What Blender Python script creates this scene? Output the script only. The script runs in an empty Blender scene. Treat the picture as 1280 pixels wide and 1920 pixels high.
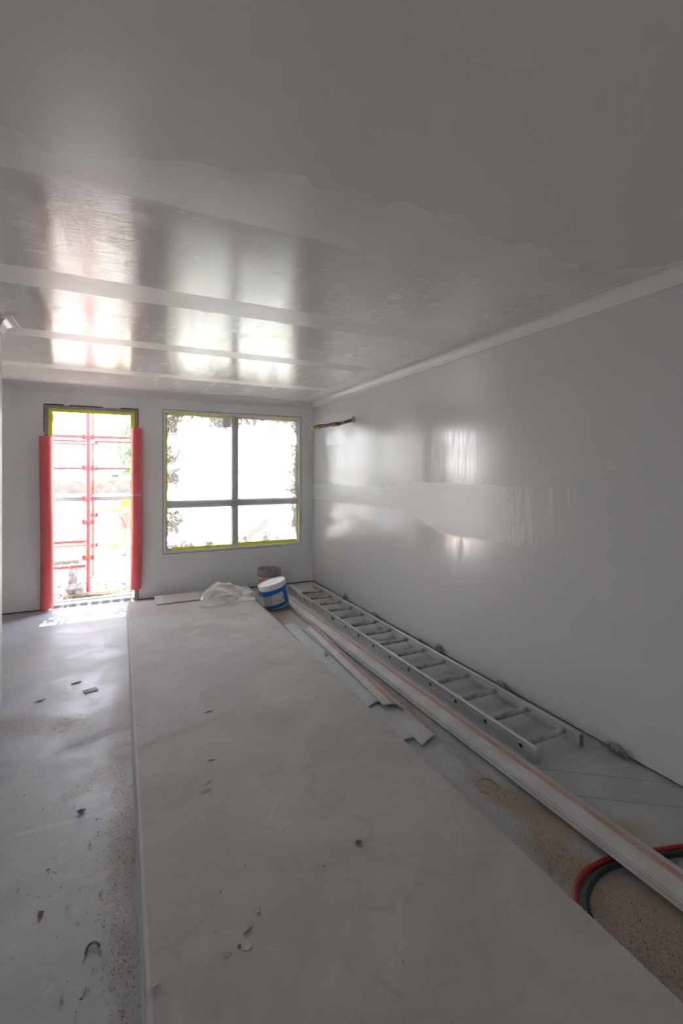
import bpy, bmesh, math, random
from mathutils import Vector, Matrix, noise
random.seed(7)
sc = bpy.context.scene
COL = sc.collection
PI = math.pi

# ------------------------------------------------------------------ camera
cd = bpy.data.cameras.new('camera'); cam = bpy.data.objects.new('camera', cd); COL.objects.link(cam)
cd.sensor_fit = 'HORIZONTAL'; cd.sensor_width = 36.0; cd.lens = 36.0*864/1280
cd.shift_y = -72/1280; cd.clip_start = 0.05; cd.clip_end = 900
cam.location = (0, 0, 1.575); cam.rotation_euler = (PI/2, 0, -math.atan(413/864))
sc.camera = cam
# ------------------------------------------------------------------ view, sky, sun
sc.view_settings.view_transform = 'Standard'; sc.view_settings.look = 'None'
sc.view_settings.gamma = 1.0; sc.view_settings.use_curve_mapping = False
sc.view_settings.exposure = 1.02
SKY = 6.0
w = bpy.data.worlds.new('sky'); sc.world = w; w.use_nodes = True
wn = w.node_tree; bg = wn.nodes['Background']
tc = wn.nodes.new('ShaderNodeTexCoord'); sp = wn.nodes.new('ShaderNodeSeparateXYZ'); cr = wn.nodes.new('ShaderNodeValToRGB')
wn.links.new(tc.outputs['Generated'], sp.inputs[0]); wn.links.new(sp.outputs[2], cr.inputs[0])
cr.color_ramp.elements[0].position = 0.0; cr.color_ramp.elements[0].color = (1.0, 1.0, 1.0, 1)
cr.color_ramp.elements[1].position = 0.8; cr.color_ramp.elements[1].color = (0.55, 0.72, 1.0, 1)
wn.links.new(cr.outputs[0], bg.inputs[0]); bg.inputs[1].default_value = SKY
SUN_EL = math.radians(69)
sl = bpy.data.lights.new('sun', 'SUN'); sun = bpy.data.objects.new('sun', sl); COL.objects.link(sun)
sl.energy = 26; sl.angle = math.radians(0.3); sl.color = (1, .96, .9)
sun.rotation_euler = Vector((-.10*math.cos(SUN_EL), -math.cos(SUN_EL), -math.sin(SUN_EL))).to_track_quat('-Z', 'Y').to_euler()
# portals only tell the renderer where the daylight comes in (door, window, opening behind the camera)
def portal(name, loc, rot, sx, sy):
    l = bpy.data.lights.new(name, 'AREA'); l.shape = 'RECTANGLE'; l.size = sx; l.size_y = sy
    o = bpy.data.objects.new(name, l); COL.objects.link(o); o.location = loc; o.rotation_euler = rot
    l.cycles.is_portal = True
portal('portal_door', (-.30, 6.56, 1.2), (-PI/2, 0, 0), 1.0, 2.4)
portal('portal_window', (1.42, 6.56, 1.46), (-PI/2, 0, 0), 1.9, 1.9)
portal('portal_rear', (-1.525, -3.40, 1.1), (PI/2, 0, 0), .58, 2.2)
sc.cycles.max_bounces = 12; sc.cycles.diffuse_bounces = 7; sc.cycles.glossy_bounces = 5; sc.cycles.transmission_bounces = 8
sc.cycles.transparent_max_bounces = 12; sc.cycles.caustics_reflective = True; sc.cycles.caustics_refractive = False
sc.cycles.sample_clamp_indirect = 12.0

# ------------------------------------------------------------------ material helpers
class NT:
    def __init__(s, name):
        s.m = bpy.data.materials.new(name); s.m.use_nodes = True; s.t = s.m.node_tree; s.n = s.t.nodes
        s.b = s.n['Principled BSDF']; s.out = s.n['Material Output']; s._pos = None
    def node(s, typ, **kw):
        n = s.n.new(typ)
        for k, v in kw.items(): setattr(n, k, v)
        return n
    def put(s, inp, v):
        if v is None: return
        if isinstance(v, bpy.types.NodeSocket): s.t.links.new(v, inp)
        else: inp.default_value = v
    def pos(s):                                   # position on the object itself (objects of the room stand at the origin)
        if s._pos is None: s._pos = s.node('ShaderNodeTexCoord').outputs['Object']
        return s._pos
    def math(s, op, a, b=None, c=None, clamp=False):
        n = s.node('ShaderNodeMath', operation=op); n.use_clamp = clamp
        s.put(n.inputs[0], a); s.put(n.inputs[1], b)
        if c is not None: s.put(n.inputs[2], c)
        return n.outputs[0]
    def xyz(s, v=None):
        n = s.node('ShaderNodeSeparateXYZ'); s.put(n.inputs[0], v or s.pos()); return n.outputs
    def mapv(s, scale=(1,1,1), loc=(0,0,0), rot=(0,0,0), v=None, typ='POINT'):
        n = s.node('ShaderNodeMapping', vector_type=typ); s.put(n.inputs[0], v or s.pos())
        n.inputs['Location'].default_value = loc; n.inputs['Rotation'].default_value = rot; n.inputs['Scale'].default_value = scale
        return n.outputs[0]
    def noise(s, scale=5, detail=4, rough=.55, v=None, dist=0):
        n = s.node('ShaderNodeTexNoise'); s.put(n.inputs['Vector'], v or s.pos())
        n.inputs['Scale'].default_value = scale; n.inputs['Detail'].default_value = detail
        n.inputs['Roughness'].default_value = rough; n.inputs['Distortion'].default_value = dist
        return n.outputs[0]
    def ss(s, v, a, b, o0=0.0, o1=1.0):           # smooth step a..b -> o0..o1
        n = s.node('ShaderNodeMapRange', interpolation_type='SMOOTHSTEP'); s.put(n.inputs[0], v)
        n.inputs[1].default_value = a; n.inputs[2].default_value = b; n.inputs[3].default_value = o0; n.inputs[4].default_value = o1
        return n.outputs[0]
    def mix(s, f, a, b):
        n = s.node('ShaderNodeMix', data_type='RGBA'); s.put(n.inputs[0], f)
        s.put(n.inputs[6], a if isinstance(a, bpy.types.NodeSocket) else tuple(a)+(1,)*(4-len(a)))
        s.put(n.inputs[7], b if isinstance(b, bpy.types.NodeSocket) else tuple(b)+(1,)*(4-len(b)))
        return n.outputs[2]
    def fmix(s, f, a, b):
        n = s.node('ShaderNodeMix', data_type='FLOAT'); s.put(n.inputs[0], f); s.put(n.inputs[2], a); s.put(n.inputs[3], b); return n.outputs[0]
    def bump(s, h, strength=.3, dist=.01):
        n = s.node('ShaderNodeBump'); s.put(n.inputs['Height'], h); n.inputs['Strength'].default_value = strength
        n.inputs['Distance'].default_value = dist; s.put(s.b.inputs['Normal'], n.outputs[0]); return n.outputs[0]
    def set(s, col=None, rough=None, metal=None, spec=None):
        if col is not None: s.put(s.b.inputs['Base Color'], col if isinstance(col, bpy.types.NodeSocket) else tuple(col)+(1,)*(4-len(col)))
        s.put(s.b.inputs['Roughness'], rough); s.put(s.b.inputs['Metallic'], metal)
        if spec is not None: s.put(s.b.inputs['Specular IOR Level'], spec)
        return s
    def blob(s, x, y, rx, ry, ang=0, nz=None, amp=.5):     # soft elliptical stain, ragged by noise -> 0..1
        v = s.mapv((1/rx, 1/ry, 0), v=s.node_sub((x, y, 0), ang))
        l = s.node('ShaderNodeVectorMath', operation='LENGTH'); s.put(l.inputs[0], v)
        d = l.outputs['Value']
        if nz is not None: d = s.math('ADD', d, s.math('MULTIPLY', s.math('SUBTRACT', nz, .5), amp*2))
        return s.ss(d, 1.1, .45)
    def node_sub(s, p, ang):
        n = s.node('ShaderNodeVectorMath', operation='SUBTRACT'); s.put(n.inputs[0], s.pos()); n.inputs[1].default_value = p
        if not ang: return n.outputs[0]
        return s.mapv(rot=(0, 0, -ang), v=n.outputs[0])
    def line(s, p, q, wd=.004):                   # thin drawn line between two floor points
        dx, dy = q[0]-p[0], q[1]-p[1]; L = math.hypot(dx, dy)
        v = s.xyz(s.node_sub((p[0], p[1], 0), math.atan2(dy, dx)))
        a = s.ss(s.math('ABSOLUTE', v[1]), wd, wd*.4)
        return s.math('MULTIPLY', a, s.math('MULTIPLY', s.ss(v[0], -.01, .01), s.ss(v[0], L+.01, L-.01)))
    def maxs(s, l):
        r = l[0]
        for x in l[1:]: r = s.math('MAXIMUM', r, x)
        return r

def plain(name, col, rough=.5, metal=0, var=.12, scale=30, bump=0, spec=None):
    t = NT(name); n = t.noise(scale, 4)
    c2 = tuple(max(0, x*(1-var*2)) for x in col)
    t.set(t.mix(t.ss(n, .3, .7), c2, col), rough, metal, spec)
    if bump: t.bump(n, bump, .004)
    return t.m
M = {}
# paint on the right wall: satin, matte along the filled joint, streaked where the roller laid it on thick
t = NT('satin_wall_paint'); x, y, z = t.xyz()
rag = t.noise(14, 5)
zz = t.math('ADD', z, t.math('MULTIPLY', t.math('SUBTRACT', rag, .5), .07))
yy = t.math('ADD', y, t.math('MULTIPLY', t.math('SUBTRACT', rag, .5), .12))
top = t.fmix(t.ss(yy, 4.35, 3.55), 1.43, 1.49); bot = t.fmix(t.ss(yy, 3.9, 3.2), 1.21, 1.05)
dz1 = t.ss(t.math('SUBTRACT', top, zz), -.008, .012); dz2 = t.ss(t.math('SUBTRACT', zz, bot), -.02, .03)
band = t.math('MULTIPLY', t.math('MULTIPLY', dz1, dz2), t.ss(yy, 1.4, 3.4))
vj = t.math('MULTIPLY', t.ss(yy, 3.62, 3.68), t.ss(yy, 4.05, 3.98))           # upright filled joint
vj2 = t.math('MULTIPLY', t.ss(yy, 5.86, 5.96), t.ss(z, 2.35, 2.2))
matte = t.maxs([band, t.math('MULTIPLY', vj, .8), t.ss(z, 2.05, 2.4), t.ss(z, 1.05, .5), t.math('MULTIPLY', t.ss(y, 3.3, 2.3), .6)])
st1 = t.noise(1, 5, .6, t.mapv((1, 9, .8))); st2 = t.noise(1, 4, .6, t.mapv((1, 40, 5)))
stipple = t.noise(420, 2)
ro = t.math('ADD', t.ss(st1, .35, .68, .12, .21), t.ss(st2, .4, .72, -.03, .085))
t.set(t.mix(t.math('MULTIPLY', matte, .5), t.mix(t.ss(t.noise(1.6, 3), .35, .7), (.60, .597, .594), (.63, .626, .622)), (.64, .64, .645)), t.fmix(band, t.fmix(matte, ro, .268), .33), spec=1.0)
t.bump(t.math('ADD', t.math('MULTIPLY', stipple, .5), t.math('MULTIPLY', band, 2.0)), .22, .0006)
M['wall_r'] = t.m
t = NT('back_wall_paint'); n = t.noise(1.6, 4); st = t.noise(1, 4, .5, t.mapv((3, 3, .8)))
t.set(t.mix(t.ss(n, .3, .7), (.72, .725, .73), (.79, .79, .785)), t.ss(st, .3, .7, .38, .55)); t.bump(t.noise(300, 2), .15, .0006)
M['wall'] = t.m
# ceiling: wet gloss between the filled joints and screw spots
t = NT('ceiling_paint'); x, y, z = t.xyz(); rag = t.noise(3.2, 6, .6); rag2 = t.noise(1.3, 3)
yy = t.math('ADD', y, t.math('MULTIPLY', t.math('SUBTRACT', rag, .5), .05))
joints = []
for yc, hw in ((2.90, .13), (4.04, .10), (5.22, .10)):
    joints.append(t.ss(t.math('ABSOLUTE', t.math('SUBTRACT', yy, yc)), hw+.015, hw-.01))
yr = t.math('ADD', y, t.math('MULTIPLY', t.math('SUBTRACT', rag2, .5), 1.1))
joints.append(t.ss(yy, 1.92, 1.86))
joints.append(t.math('MULTIPLY', t.ss(t.math('ADD', y, t.math('MULTIPLY', t.math('SUBTRACT', rag, .5), .35)), 5.92, 6.0), .9))
joints.append(t.math('MULTIPLY', t.ss(x, 2.15, 2.35), .7))
# screw spots, every third of a metre across the middle of each sheet
gx = t.math('SUBTRACT', t.math('FRACT', t.math('DIVIDE', t.math('ADD', x, .18), .36)), .5)
sp_ = []
for yc in (2.30, 3.36, 3.62, 4.62):
    dx_ = t.math('MULTIPLY', gx, .36); dy_ = t.math('SUBTRACT', y, yc)
    d = t.math('SQRT', t.math('ADD', t.math('MULTIPLY', dx_, dx_), t.math('MULTIPLY', t.math('MULTIPLY', dy_, dy_), 1.6)))
    d = t.math('ADD', d, t.math('MULTIPLY', t.math('SUBTRACT', t.noise(2.2, 3), .5), .10))
    sp_.append(t.ss(d, .062, .045))
spots = t.maxs(sp_)
matte = t.maxs(joints + [t.math('MULTIPLY', spots, .4)])
strk = t.noise(1, 2.5, .5, t.mapv((7, 1.1, 1), rot=(0, 0, .35)), dist=.8)
wisp = t.noise(1, 4, .65, t.mapv((11, 75, 1), rot=(0, 0, .12)))
fine = t.noise(1, 3, .6, t.mapv((60, 30, 1)))
ro = t.math('ADD', t.ss(strk, .36, .66, .10, .22), t.ss(wisp, .40, .64, -.04, .085))
near = t.ss(t.math('ADD', yr, t.math('MULTIPLY', rag, .2)), 1.95, 1.55)                  # the stretch by the camera, smoother and slightly darker
rough = t.fmix(matte, ro, t.fmix(near, .38, .262))
cb = t.mix(matte, (.71, .68, .66), (.735, .70, .68))
cb = t.mix(near, cb, (.68, .655, .635))
t.set(cb, rough, spec=.65)
t.bump(t.math('ADD', t.noise(1, 3, .6, t.mapv((60, 110, 1))), t.math('MULTIPLY', wisp, 1.2)), .3, .0014)
M['ceiling'] = t.m
M['cornice'] = plain('cornice_paint', (.74, .72, .71), .34, var=.03, scale=3)
# floor: grey sheet flooring, dusty, with swept sawdust, pale plaster drips and pencil lines
t = NT('dusty_grey_floor'); n1 = t.noise(2.2, 7, .62, dist=.6); n2 = t.noise(45, 5, .7); n3 = t.noise(9, 6, .65, dist=.8)
base = t.mix(t.ss(n1, .3, .7), (.38, .40, .41), (.48, .49, .485))
base = t.mix(t.ss(n3, .56, .74, 0, .45), base, (.60, .585, .555))
base = t.mix(t.ss(n2, .54, .74, 0, .5), base, (.27, .25, .23))
swl = t.noise(1, 5, .6, t.mapv((2.2, 7, 1), rot=(0, 0, .5)), dist=1.5)
base = t.mix(t.ss(swl, .58, .70, 0, .35), base, (.66, .66, .655))
nz = t.noise(16, 6, .75); ng = t.noise(110, 4, .8)
dust = t.maxs([t.blob(*b, nz=nz, amp=.55) for b in ((-.45, 3.42, .42, .14, -.5), (-.05, 3.15, .32, .06, .35), (-.08, 2.72, .34, .12, .62), (0.0, 3.1, .09, .9, 0),
     (.01, 2.1, .07, .75, 0), (.02, 1.2, .07, .5, 0))])
dust2 = t.maxs([t.blob(*b, nz=nz, amp=.5) for b in ((1.70, 1.62, .10, .34, .3), (1.62, 1.30, .12, .22, 0), (1.66, 1.02, .24, .24, .3), (1.60, .80, .22, .2, 0), (1.62, 4.75, .16, .75, 0),
     (1.73, 2.9, .05, .8, 0), (1.97, 3.4, .035, 2.3, 0), (2.2, 5.7, .25, .3, 0), (1.9, 1.35, .3, .10, -.4))])
base = t.mix(t.math('MULTIPLY', dust, t.ss(ng, .38, .62, .12, .75)), base, (.30, .21, .14))
base = t.mix(t.math('MULTIPLY', dust2, t.ss(ng, .38, .56, .15, .95)), base, (.42, .30, .18))
dr = t.maxs([t.blob(*b, nz=nz, amp=.4) for b in ((-.18, 2.56, .05, .03, .6), (-.225, 2.28, .03, .02, 0), (-.06, 2.04, .05, .03, .7), (-.045, 1.87, .035, .022, .3), (-.075, 1.90, .02, .03, .3), (-.265, 1.893, .018, .016, 0),
      (-.08, 1.76, .03, .012, 0), (-.3, 2.36, .04, .02, .2), (-.12, 2.15, .03, .01, .2), (-.2, 1.65, .03, .012, .8), (-.4, 3.9, .10, .05, .2), (-.62, 4.7, .14, .07, 0), (-.1, 5.3, .2, .05, .4), (-.45, 5.2, .22, .04, .2), (-.3, 4.3, .14, .03, .3), (2.0, 1.5, .05, .012, .5), (2.2, 1.35, .03, .02, 0))])
base = t.mix(t.math('MULTIPLY', dr, .75), base, (.56, .48, .40))
wet = t.ss(t.noise(2.6, 5, .6), .5, .66)
base = t.mix(t.math('MULTIPLY', wet, t.ss(t.xyz()[0], .05, .2, .35, 0)), base, (.56, .60, .65))
ln = t.maxs([t.line((2.0, 1.775), (2.53, 1.385), .003), t.line((1.95, 1.575), (2.53, 1.165), .003)])
base = t.mix(t.math('MULTIPLY', ln, .75), base, (.10, .11, .13))
t.set(base, t.ss(n1, .3, .7, .38, .58)); t.bump(t.math('ADD', n2, t.math('ADD', n3, t.math('MULTIPLY', t.math('MULTIPLY', t.maxs([dust, dust2]), ng), 3))), .25, .003)
M['floor'] = t.m
# plasterboard face paper
t = NT('plasterboard_face'); n1 = t.noise(1.7, 6, .6, dist=.8); n2 = t.noise(7, 6, .7, dist=1.2); n3 = t.noise(60, 4, .7)
base = t.mix(t.ss(n1, .3, .7), (.445, .405, .38), (.53, .50, .475))
base = t.mix(t.ss(n2, .50, .70, 0, .5), base, (.40, .33, .28)); base = t.mix(t.ss(t.noise(4, 6, .7, dist=1.5), .6, .72, 0, .45), base, (.66, .645, .62))
base = t.mix(t.ss(n3, .55, .75, 0, .4), base, (.34, .30, .27))
nz = t.noise(26, 6, .75)
pl = t.maxs([t.blob(*b, nz=nz, amp=.7) for b in ((1.08, 4.55, .26, .22, 0), (1.17, 3.60, .13, .10, .3), (.75, 4.7, .16, .06, .2), (.62, 4.45, .12, .04, .9), (1.0, 2.9, .2, .02, .2), (.95, 4.2, .07, .09, .1), (.60, 1.95, .07, .012, 1.0), (.35, 1.425, .02, .02, 0), (.3, 1.42, .012, .012, 0))])
base = t.mix(t.math('MULTIPLY', t.math('MULTIPLY', pl, t.ss(n2, .35, .65, .2, 1)), .42), base, (.70, .66, .58))
sc2 = t.maxs([t.blob(*b, nz=nz, amp=.4) for b in ((.352, 2.19, .035, .02, .5), (.375, 2.25, .03, .012, .5))])
base = t.mix(t.math('MULTIPLY', sc2, .6), base, (.22, .21, .21))
fp = t.blob(.3, 2.75, .35, .05, .3, nz=nz, amp=.6); base = t.mix(t.math('MULTIPLY', fp, .35), base, (.34, .27, .2))
xe = t.xyz()[0]; base = t.mix(t.math('MULTIPLY', t.ss(xe, .082, .074), .5), base, (.62, .62, .62))
t.set(base, .72); t.bump(t.math('ADD', n3, n2), .12, .002)
M['board'] = t.m
t = NT('board_edge_tape'); n = t.noise(1, 4, .6, t.mapv((30, 3, 260)))
t.set(t.mix(t.ss(n, .4, .65), (.46, .46, .54), (.66, .66, .74)), .6); M['board_edge'] = t.m
t = NT('cornice_paper'); x, y, z = t.xyz(); nz = t.noise(30, 5, .7, t.mapv((1, .25, 1)))
s_ = t.ss(t.math('ABSOLUTE', t.math('ADD', t.math('SUBTRACT', x, .002), t.math('MULTIPLY', t.math('SUBTRACT', nz, .5), .012))), .020, .012)
t.set(t.mix(t.math('MULTIPLY', s_, t.ss(nz, .3, .6, .45, .95)), t.mix(t.ss(t.noise(5, 5), .4, .65), (.50, .48, .46), (.58, .565, .55)), (.50, .27, .18)), .7)
t.bump(nz, .15, .002); M['cornice_back'] = t.m
M['cornice_white'] = plain('cornice_face_paper', (.56, .56, .565), .6, var=.06, scale=8)
M['plaster'] = plain('raw_plaster', (.60, .58, .55), .85, var=.1, scale=60, bump=.4)
M['gap_shade'] = plain('shaded_timber_plate', (.10, .07, .05), .9, scale=20)  # dark tone stands in for shade in the gap below the walls
M['timber'] = plain('raw_timber', (.46, .34, .23), .7, var=.15, scale=14, bump=.2)
M['grey_timber'] = plain('primed_frame_timber', (.36, .35, .35), .6, var=.1, scale=14)
M['white_pvc'] = plain('white_reveal', (.74, .74, .72), .4, var=.03, scale=6)
M['yellow_tape'] = plain('yellow_masking_tape', (.90, .95, .05), .5, var=.08, scale=40)
M['alu_dark'] = plain('dark_window_metal', (.10, .125, .16), .4, .3, var=.08)
M['alu'] = plain('sill_metal', (.55, .55, .56), .4, .7, var=.08)
t = NT('red_foam'); x, y, z = t.xyz(); n = t.noise(60, 4, .6); n2 = t.noise(3, 3)
c = t.mix(t.ss(n2, .3, .7), (.74, .115, .13), (.80, .17, .18)); t.set(t.mix(t.ss(n, .55, .8, 0, .3), c, (.80, .25, .22)), .62)
t.put(t.b.inputs['Subsurface Weight'], .0); M['red_foam'] = t.m
M['pink_tape'] = plain('pale_pink_tape', (.75, .45, .42), .5)
# ladder aluminium
t = NT('worn_aluminium'); n = t.noise(1, 4, .5, t.mapv((30, 1.5, 30))); n2 = t.noise(9, 4)
t.set(t.mix(t.ss(n, .3, .75), (.50, .49, .48), (.68, .68, .675)), t.ss(n2, .3, .7, .29, .38), .6); M['ladder'] = t.m
t = NT('dirty_rung'); n = t.noise(16, 5, .7); t.set(t.mix(t.ss(n, .35, .65), (.30, .26, .22), (.50, .47, .43)), .6, .15); t.bump(n, .2, .003); M['rung'] = t.m
M['black'] = plain('black_and_gap_shade', (.02, .02, .022), .5)  # plain black, also used to paint shade in gaps and hollow rung ends
M['white_plastic'] = plain('white_bucket_plastic', (.78, .78, .77), .35, var=.03)
# film
def film_mat(name, trans, col, stain=False):
    t = NT(name); tr = t.node('ShaderNodeBsdfTransparent'); tl = t.node('ShaderNodeBsdfTranslucent'); df = t.node('ShaderNodeBsdfDiffuse'); gl = t.node('ShaderNodeBsdfGlossy')
    gl.inputs['Roughness'].default_value = .25
    mx = [t.node('ShaderNodeMixShader') for _ in range(3)]
    if stain:
        x, y, z = t.xyz(); nz = t.noise(5, 6, .7); nf = t.noise(70, 3, .6)
        dl = t.math('SUBTRACT', x, .50); dr = t.math('SUBTRACT', 2.33, x); db = t.math('SUBTRACT', z, .58); dt = t.math('SUBTRACT', 2.33, z)
        e = t.math('MINIMUM', t.math('MINIMUM', dl, dr), t.math('MINIMUM', db, dt))
        e = t.math('SUBTRACT', e, t.math('MULTIPLY', t.ss(nz, .32, .72), .34))
        st = t.ss(e, .07, -.12)
        # a swept fan of overspray low on the right side
        fx = t.math('SUBTRACT', x, 1.80); arc = t.math('MULTIPLY', t.math('MULTIPLY', t.ss(x, 1.45, 1.60), t.ss(x, 1.90, 1.86)), t.ss(t.math('ABSOLUTE', t.math('SUBTRACT', z, t.math('ADD', .70, t.math('MULTIPLY', t.math('POWER', t.math('MAXIMUM', t.math('SUBTRACT', x, 1.45), 0), 2.0), 1.3)))), .12, .04))
        st = t.math('MULTIPLY', t.maxs([st, t.math('MULTIPLY', arc, .9)]), t.ss(nf, .2, .6, .6, 1))
        colr = t.mix(st, col, (.60, .50, .41)); t.put(tl.inputs[0], colr); t.put(df.inputs[0], colr)
        t.put(mx[0].inputs[0], t.math('ADD', 1 - trans, t.math('MULTIPLY', st, trans*.99)))
    else:
        nz = t.noise(5, 3); tl.inputs[0].default_value = (*col, 1); df.inputs[0].default_value = (*col, 1)
        t.put(mx[0].inputs[0], t.ss(nz, .3, .7, 1-trans-.12, 1-trans+.1))
    t.t.links.new(tl.outputs[0], mx[1].inputs[1]); t.t.links.new(df.outputs[0], mx[1].inputs[2]); t.put(mx[1].inputs[0], t.math('ADD', .45, t.math('MULTIPLY', st, .50)) if stain else .45)
    t.t.links.new(mx[1].outputs[0], mx[2].inputs[1]); t.t.links.new(gl.outputs[0], mx[2].inputs[2]); mx[2].inputs[0].default_value = .12 if stain else .22
    t.t.links.new(tr.outputs[0], mx[0].inputs[1]); t.t.links.new(mx[2].outputs[0], mx[0].inputs[2])
    t.t.links.new(mx[0].outputs[0], t.out.inputs[0]); t.n.remove(t.b); return t.m
M['film'] = film_mat('masking_film_plastic', .30, (.93, .93, .93), True)
M['sheeting'] = film_mat('crumpled_clear_plastic', .55, (.88, .86, .84))
t = NT('window_glass'); tr = t.node('ShaderNodeBsdfTransparent'); gl = t.node('ShaderNodeBsdfGlossy'); gl.inputs['Roughness'].default_value = .02
fr = t.node('ShaderNodeFresnel'); mx = t.node('ShaderNodeMixShader'); tr.inputs[0].default_value = (.92, .95, .94, 1)
t.t.links.new(fr.outputs[0], mx.inputs[0]); t.t.links.new(tr.outputs[0], mx.inputs[1]); t.t.links.new(gl.outputs[0], mx.inputs[2]); t.t.links.new(mx.outputs[0], t.out.inputs[0]); t.n.remove(t.b); M['glass'] = t.m

# ------------------------------------------------------------------ mesh helpers
def bm_obj(name, bm, mat, parent=None, smooth=False, loc=None, rot=None):
    me = bpy.data.meshes.new(name); bmesh.ops.recalc_face_normals(bm, faces=bm.faces) if bm.faces else None
    bm.to_mesh(me); bm.free()
    for m in (mat if isinstance(mat, (list, tuple)) else [mat]): me.materials.append(m)
    if smooth:
        for p in me.polygons: p.use_smooth = True
        if smooth == 'auto':
            try: me.set_sharp_from_angle(angle=math.radians(35))
            except Exception: pass
    o = bpy.data.objects.new(name, me); COL.objects.link(o); o.parent = parent
    if loc is not None: o.location = loc
    if rot is not None: o.rotation_euler = rot
    return o
def thing(name, label, cat, loc=(0,0,0), rot=(0,0,0), group=None):
    o = bpy.data.objects.new(name, None); COL.objects.link(o); o.location = loc; o.rotation_euler = rot
    o.empty_display_size = .1; return tag(o, label, cat, group)
def tag(o, label, cat, group=None):
    o['label'] = label; o['category'] = cat
    if group: o['group'] = group
    return o
def struct(o, label=None, cat=None):
    o['kind'] = 'structure'
    if label: o['label'] = label; o['category'] = cat or 'structure'
    return o
def sbox(bm, x0, x1, y0, y1, z0, z1, mi=0):
    vs = [bm.verts.new((x, y, z)) for x in (x0, x1) for y in (y0, y1) for z in (z0, z1)]
    for f in ((0,1,3,2), (4,6,7,5), (0,4,5,1), (2,3,7,6), (0,2,6,4), (1,5,7,3)):
        bm.faces.new([vs[i] for i in f]).material_index = mi
    return vs
def box(x0, x1, y0, y1, z0, z1, bev=0):
    bm = bmesh.new(); sbox(bm, x0, x1, y0, y1, z0, z1)
    if bev: bmesh.ops.bevel(bm, geom=bm.edges[:], offset=bev, segments=2, affect='EDGES')
    return bm
def frame_pts(pts):
    out = []; up = Vector((0, 0, 1)); prev = None
    for i, p in enumerate(pts):
        a = pts[max(i-1, 0)]; b = pts[min(i+1, len(pts)-1)]; d = (b-a).normalized()
        s = d.cross(up)
        if s.length < .05: s = d.cross(Vector((1, 0, 0)))
        s.normalize()
        if prev is not None and s.dot(prev) < 0: s = -s
        prev = s; out.append((p, s, s.cross(d).normalized()))
    return out
def tube(bm, pts, r, seg=10, cap=True, mi=0):
    pts = [Vector(p) for p in pts]; rs = r if isinstance(r, (list, tuple)) else [r]*len(pts); rings = []
    for (p, s, u), rr in zip(frame_pts(pts), rs):
        rings.append([bm.verts.new(p + s*rr*math.cos(2*PI*k/seg) + u*rr*math.sin(2*PI*k/seg)) for k in range(seg)])
    for a, b in zip(rings, rings[1:]):
        for k in range(seg):
            f = bm.faces.new((a[k], a[(k+1) % seg], b[(k+1) % seg], b[k])); f.material_index = mi
    if cap: bm.faces.new(rings[0][::-1]).material_index = mi; bm.faces.new(rings[-1]).material_index = mi
    return rings
def smooth_path(P, n=8):
    P = [Vector(p) for p in P]; out = []
    for i in range(len(P)-1):
        p0 = P[max(i-1, 0)]; p1 = P[i]; p2 = P[i+1]; p3 = P[min(i+2, len(P)-1)]
        for k in range(n):
            s = k/n; out.append(.5*((2*p1)+(p2-p0)*s+(2*p0-5*p1+4*p2-p3)*s*s+(3*p1-p0-3*p2+p3)*s**3))
    return out + [P[-1]]
def lathe(bm, prof, seg=40, mi=0, closed=False):
    rings = [[bm.verts.new((r*math.cos(2*PI*k/seg), r*math.sin(2*PI*k/seg), z)) for k in range(seg)] for r, z in prof]
    for a, b in zip(rings, rings[1:]):
        for k in range(seg): bm.faces.new((a[k], a[(k+1) % seg], b[(k+1) % seg], b[k])).material_index = mi
    return rings
def wall_with_holes(bm, u0, u1, z0, z1, holes, place):      # solid slab with rectangular openings; place(u, z, side)
    us = sorted({u0, u1, *[h[0] for h in holes], *[h[1] for h in holes]}); zs = sorted({z0, z1, *[max(z0, h[2]) for h in holes], *[h[3] for h in holes]})
    inside = lambda a, b: u0 < a < u1 and z0 < b < z1 and not any(h[0] < a < h[1] and h[2] < b < h[3] for h in holes)
    V = {}
    def v(i, j, s):
        if (i, j, s) not in V: V[(i, j, s)] = bm.verts.new(place(us[i], zs[j], s))
        return V[(i, j, s)]
    mid = lambda l, i: (l[i]+l[i+1])/2 if 0 <= i < len(l)-1 else -1e9
    for i in range(len(us)-1):
        for j in range(len(zs)-1):
            if not inside(mid(us, i), mid(zs, j)): continue
            bm.faces.new((v(i,j,0), v(i+1,j,0), v(i+1,j+1,0), v(i,j+1,0))); bm.faces.new((v(i,j,1), v(i,j+1,1), v(i+1,j+1,1), v(i+1,j,1)))
            for (di, dj, a, b) in ((-1,0,(i,j),(i,j+1)), (1,0,(i+1,j),(i+1,j+1)), (0,-1,(i,j),(i+1,j)), (0,1,(i,j+1),(i+1,j+1))):
                if not inside(mid(us, i+di), mid(zs, j+dj)):
                    bm.faces.new((v(*a,0), v(*b,0), v(*b,1), v(*a,1)))

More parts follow.
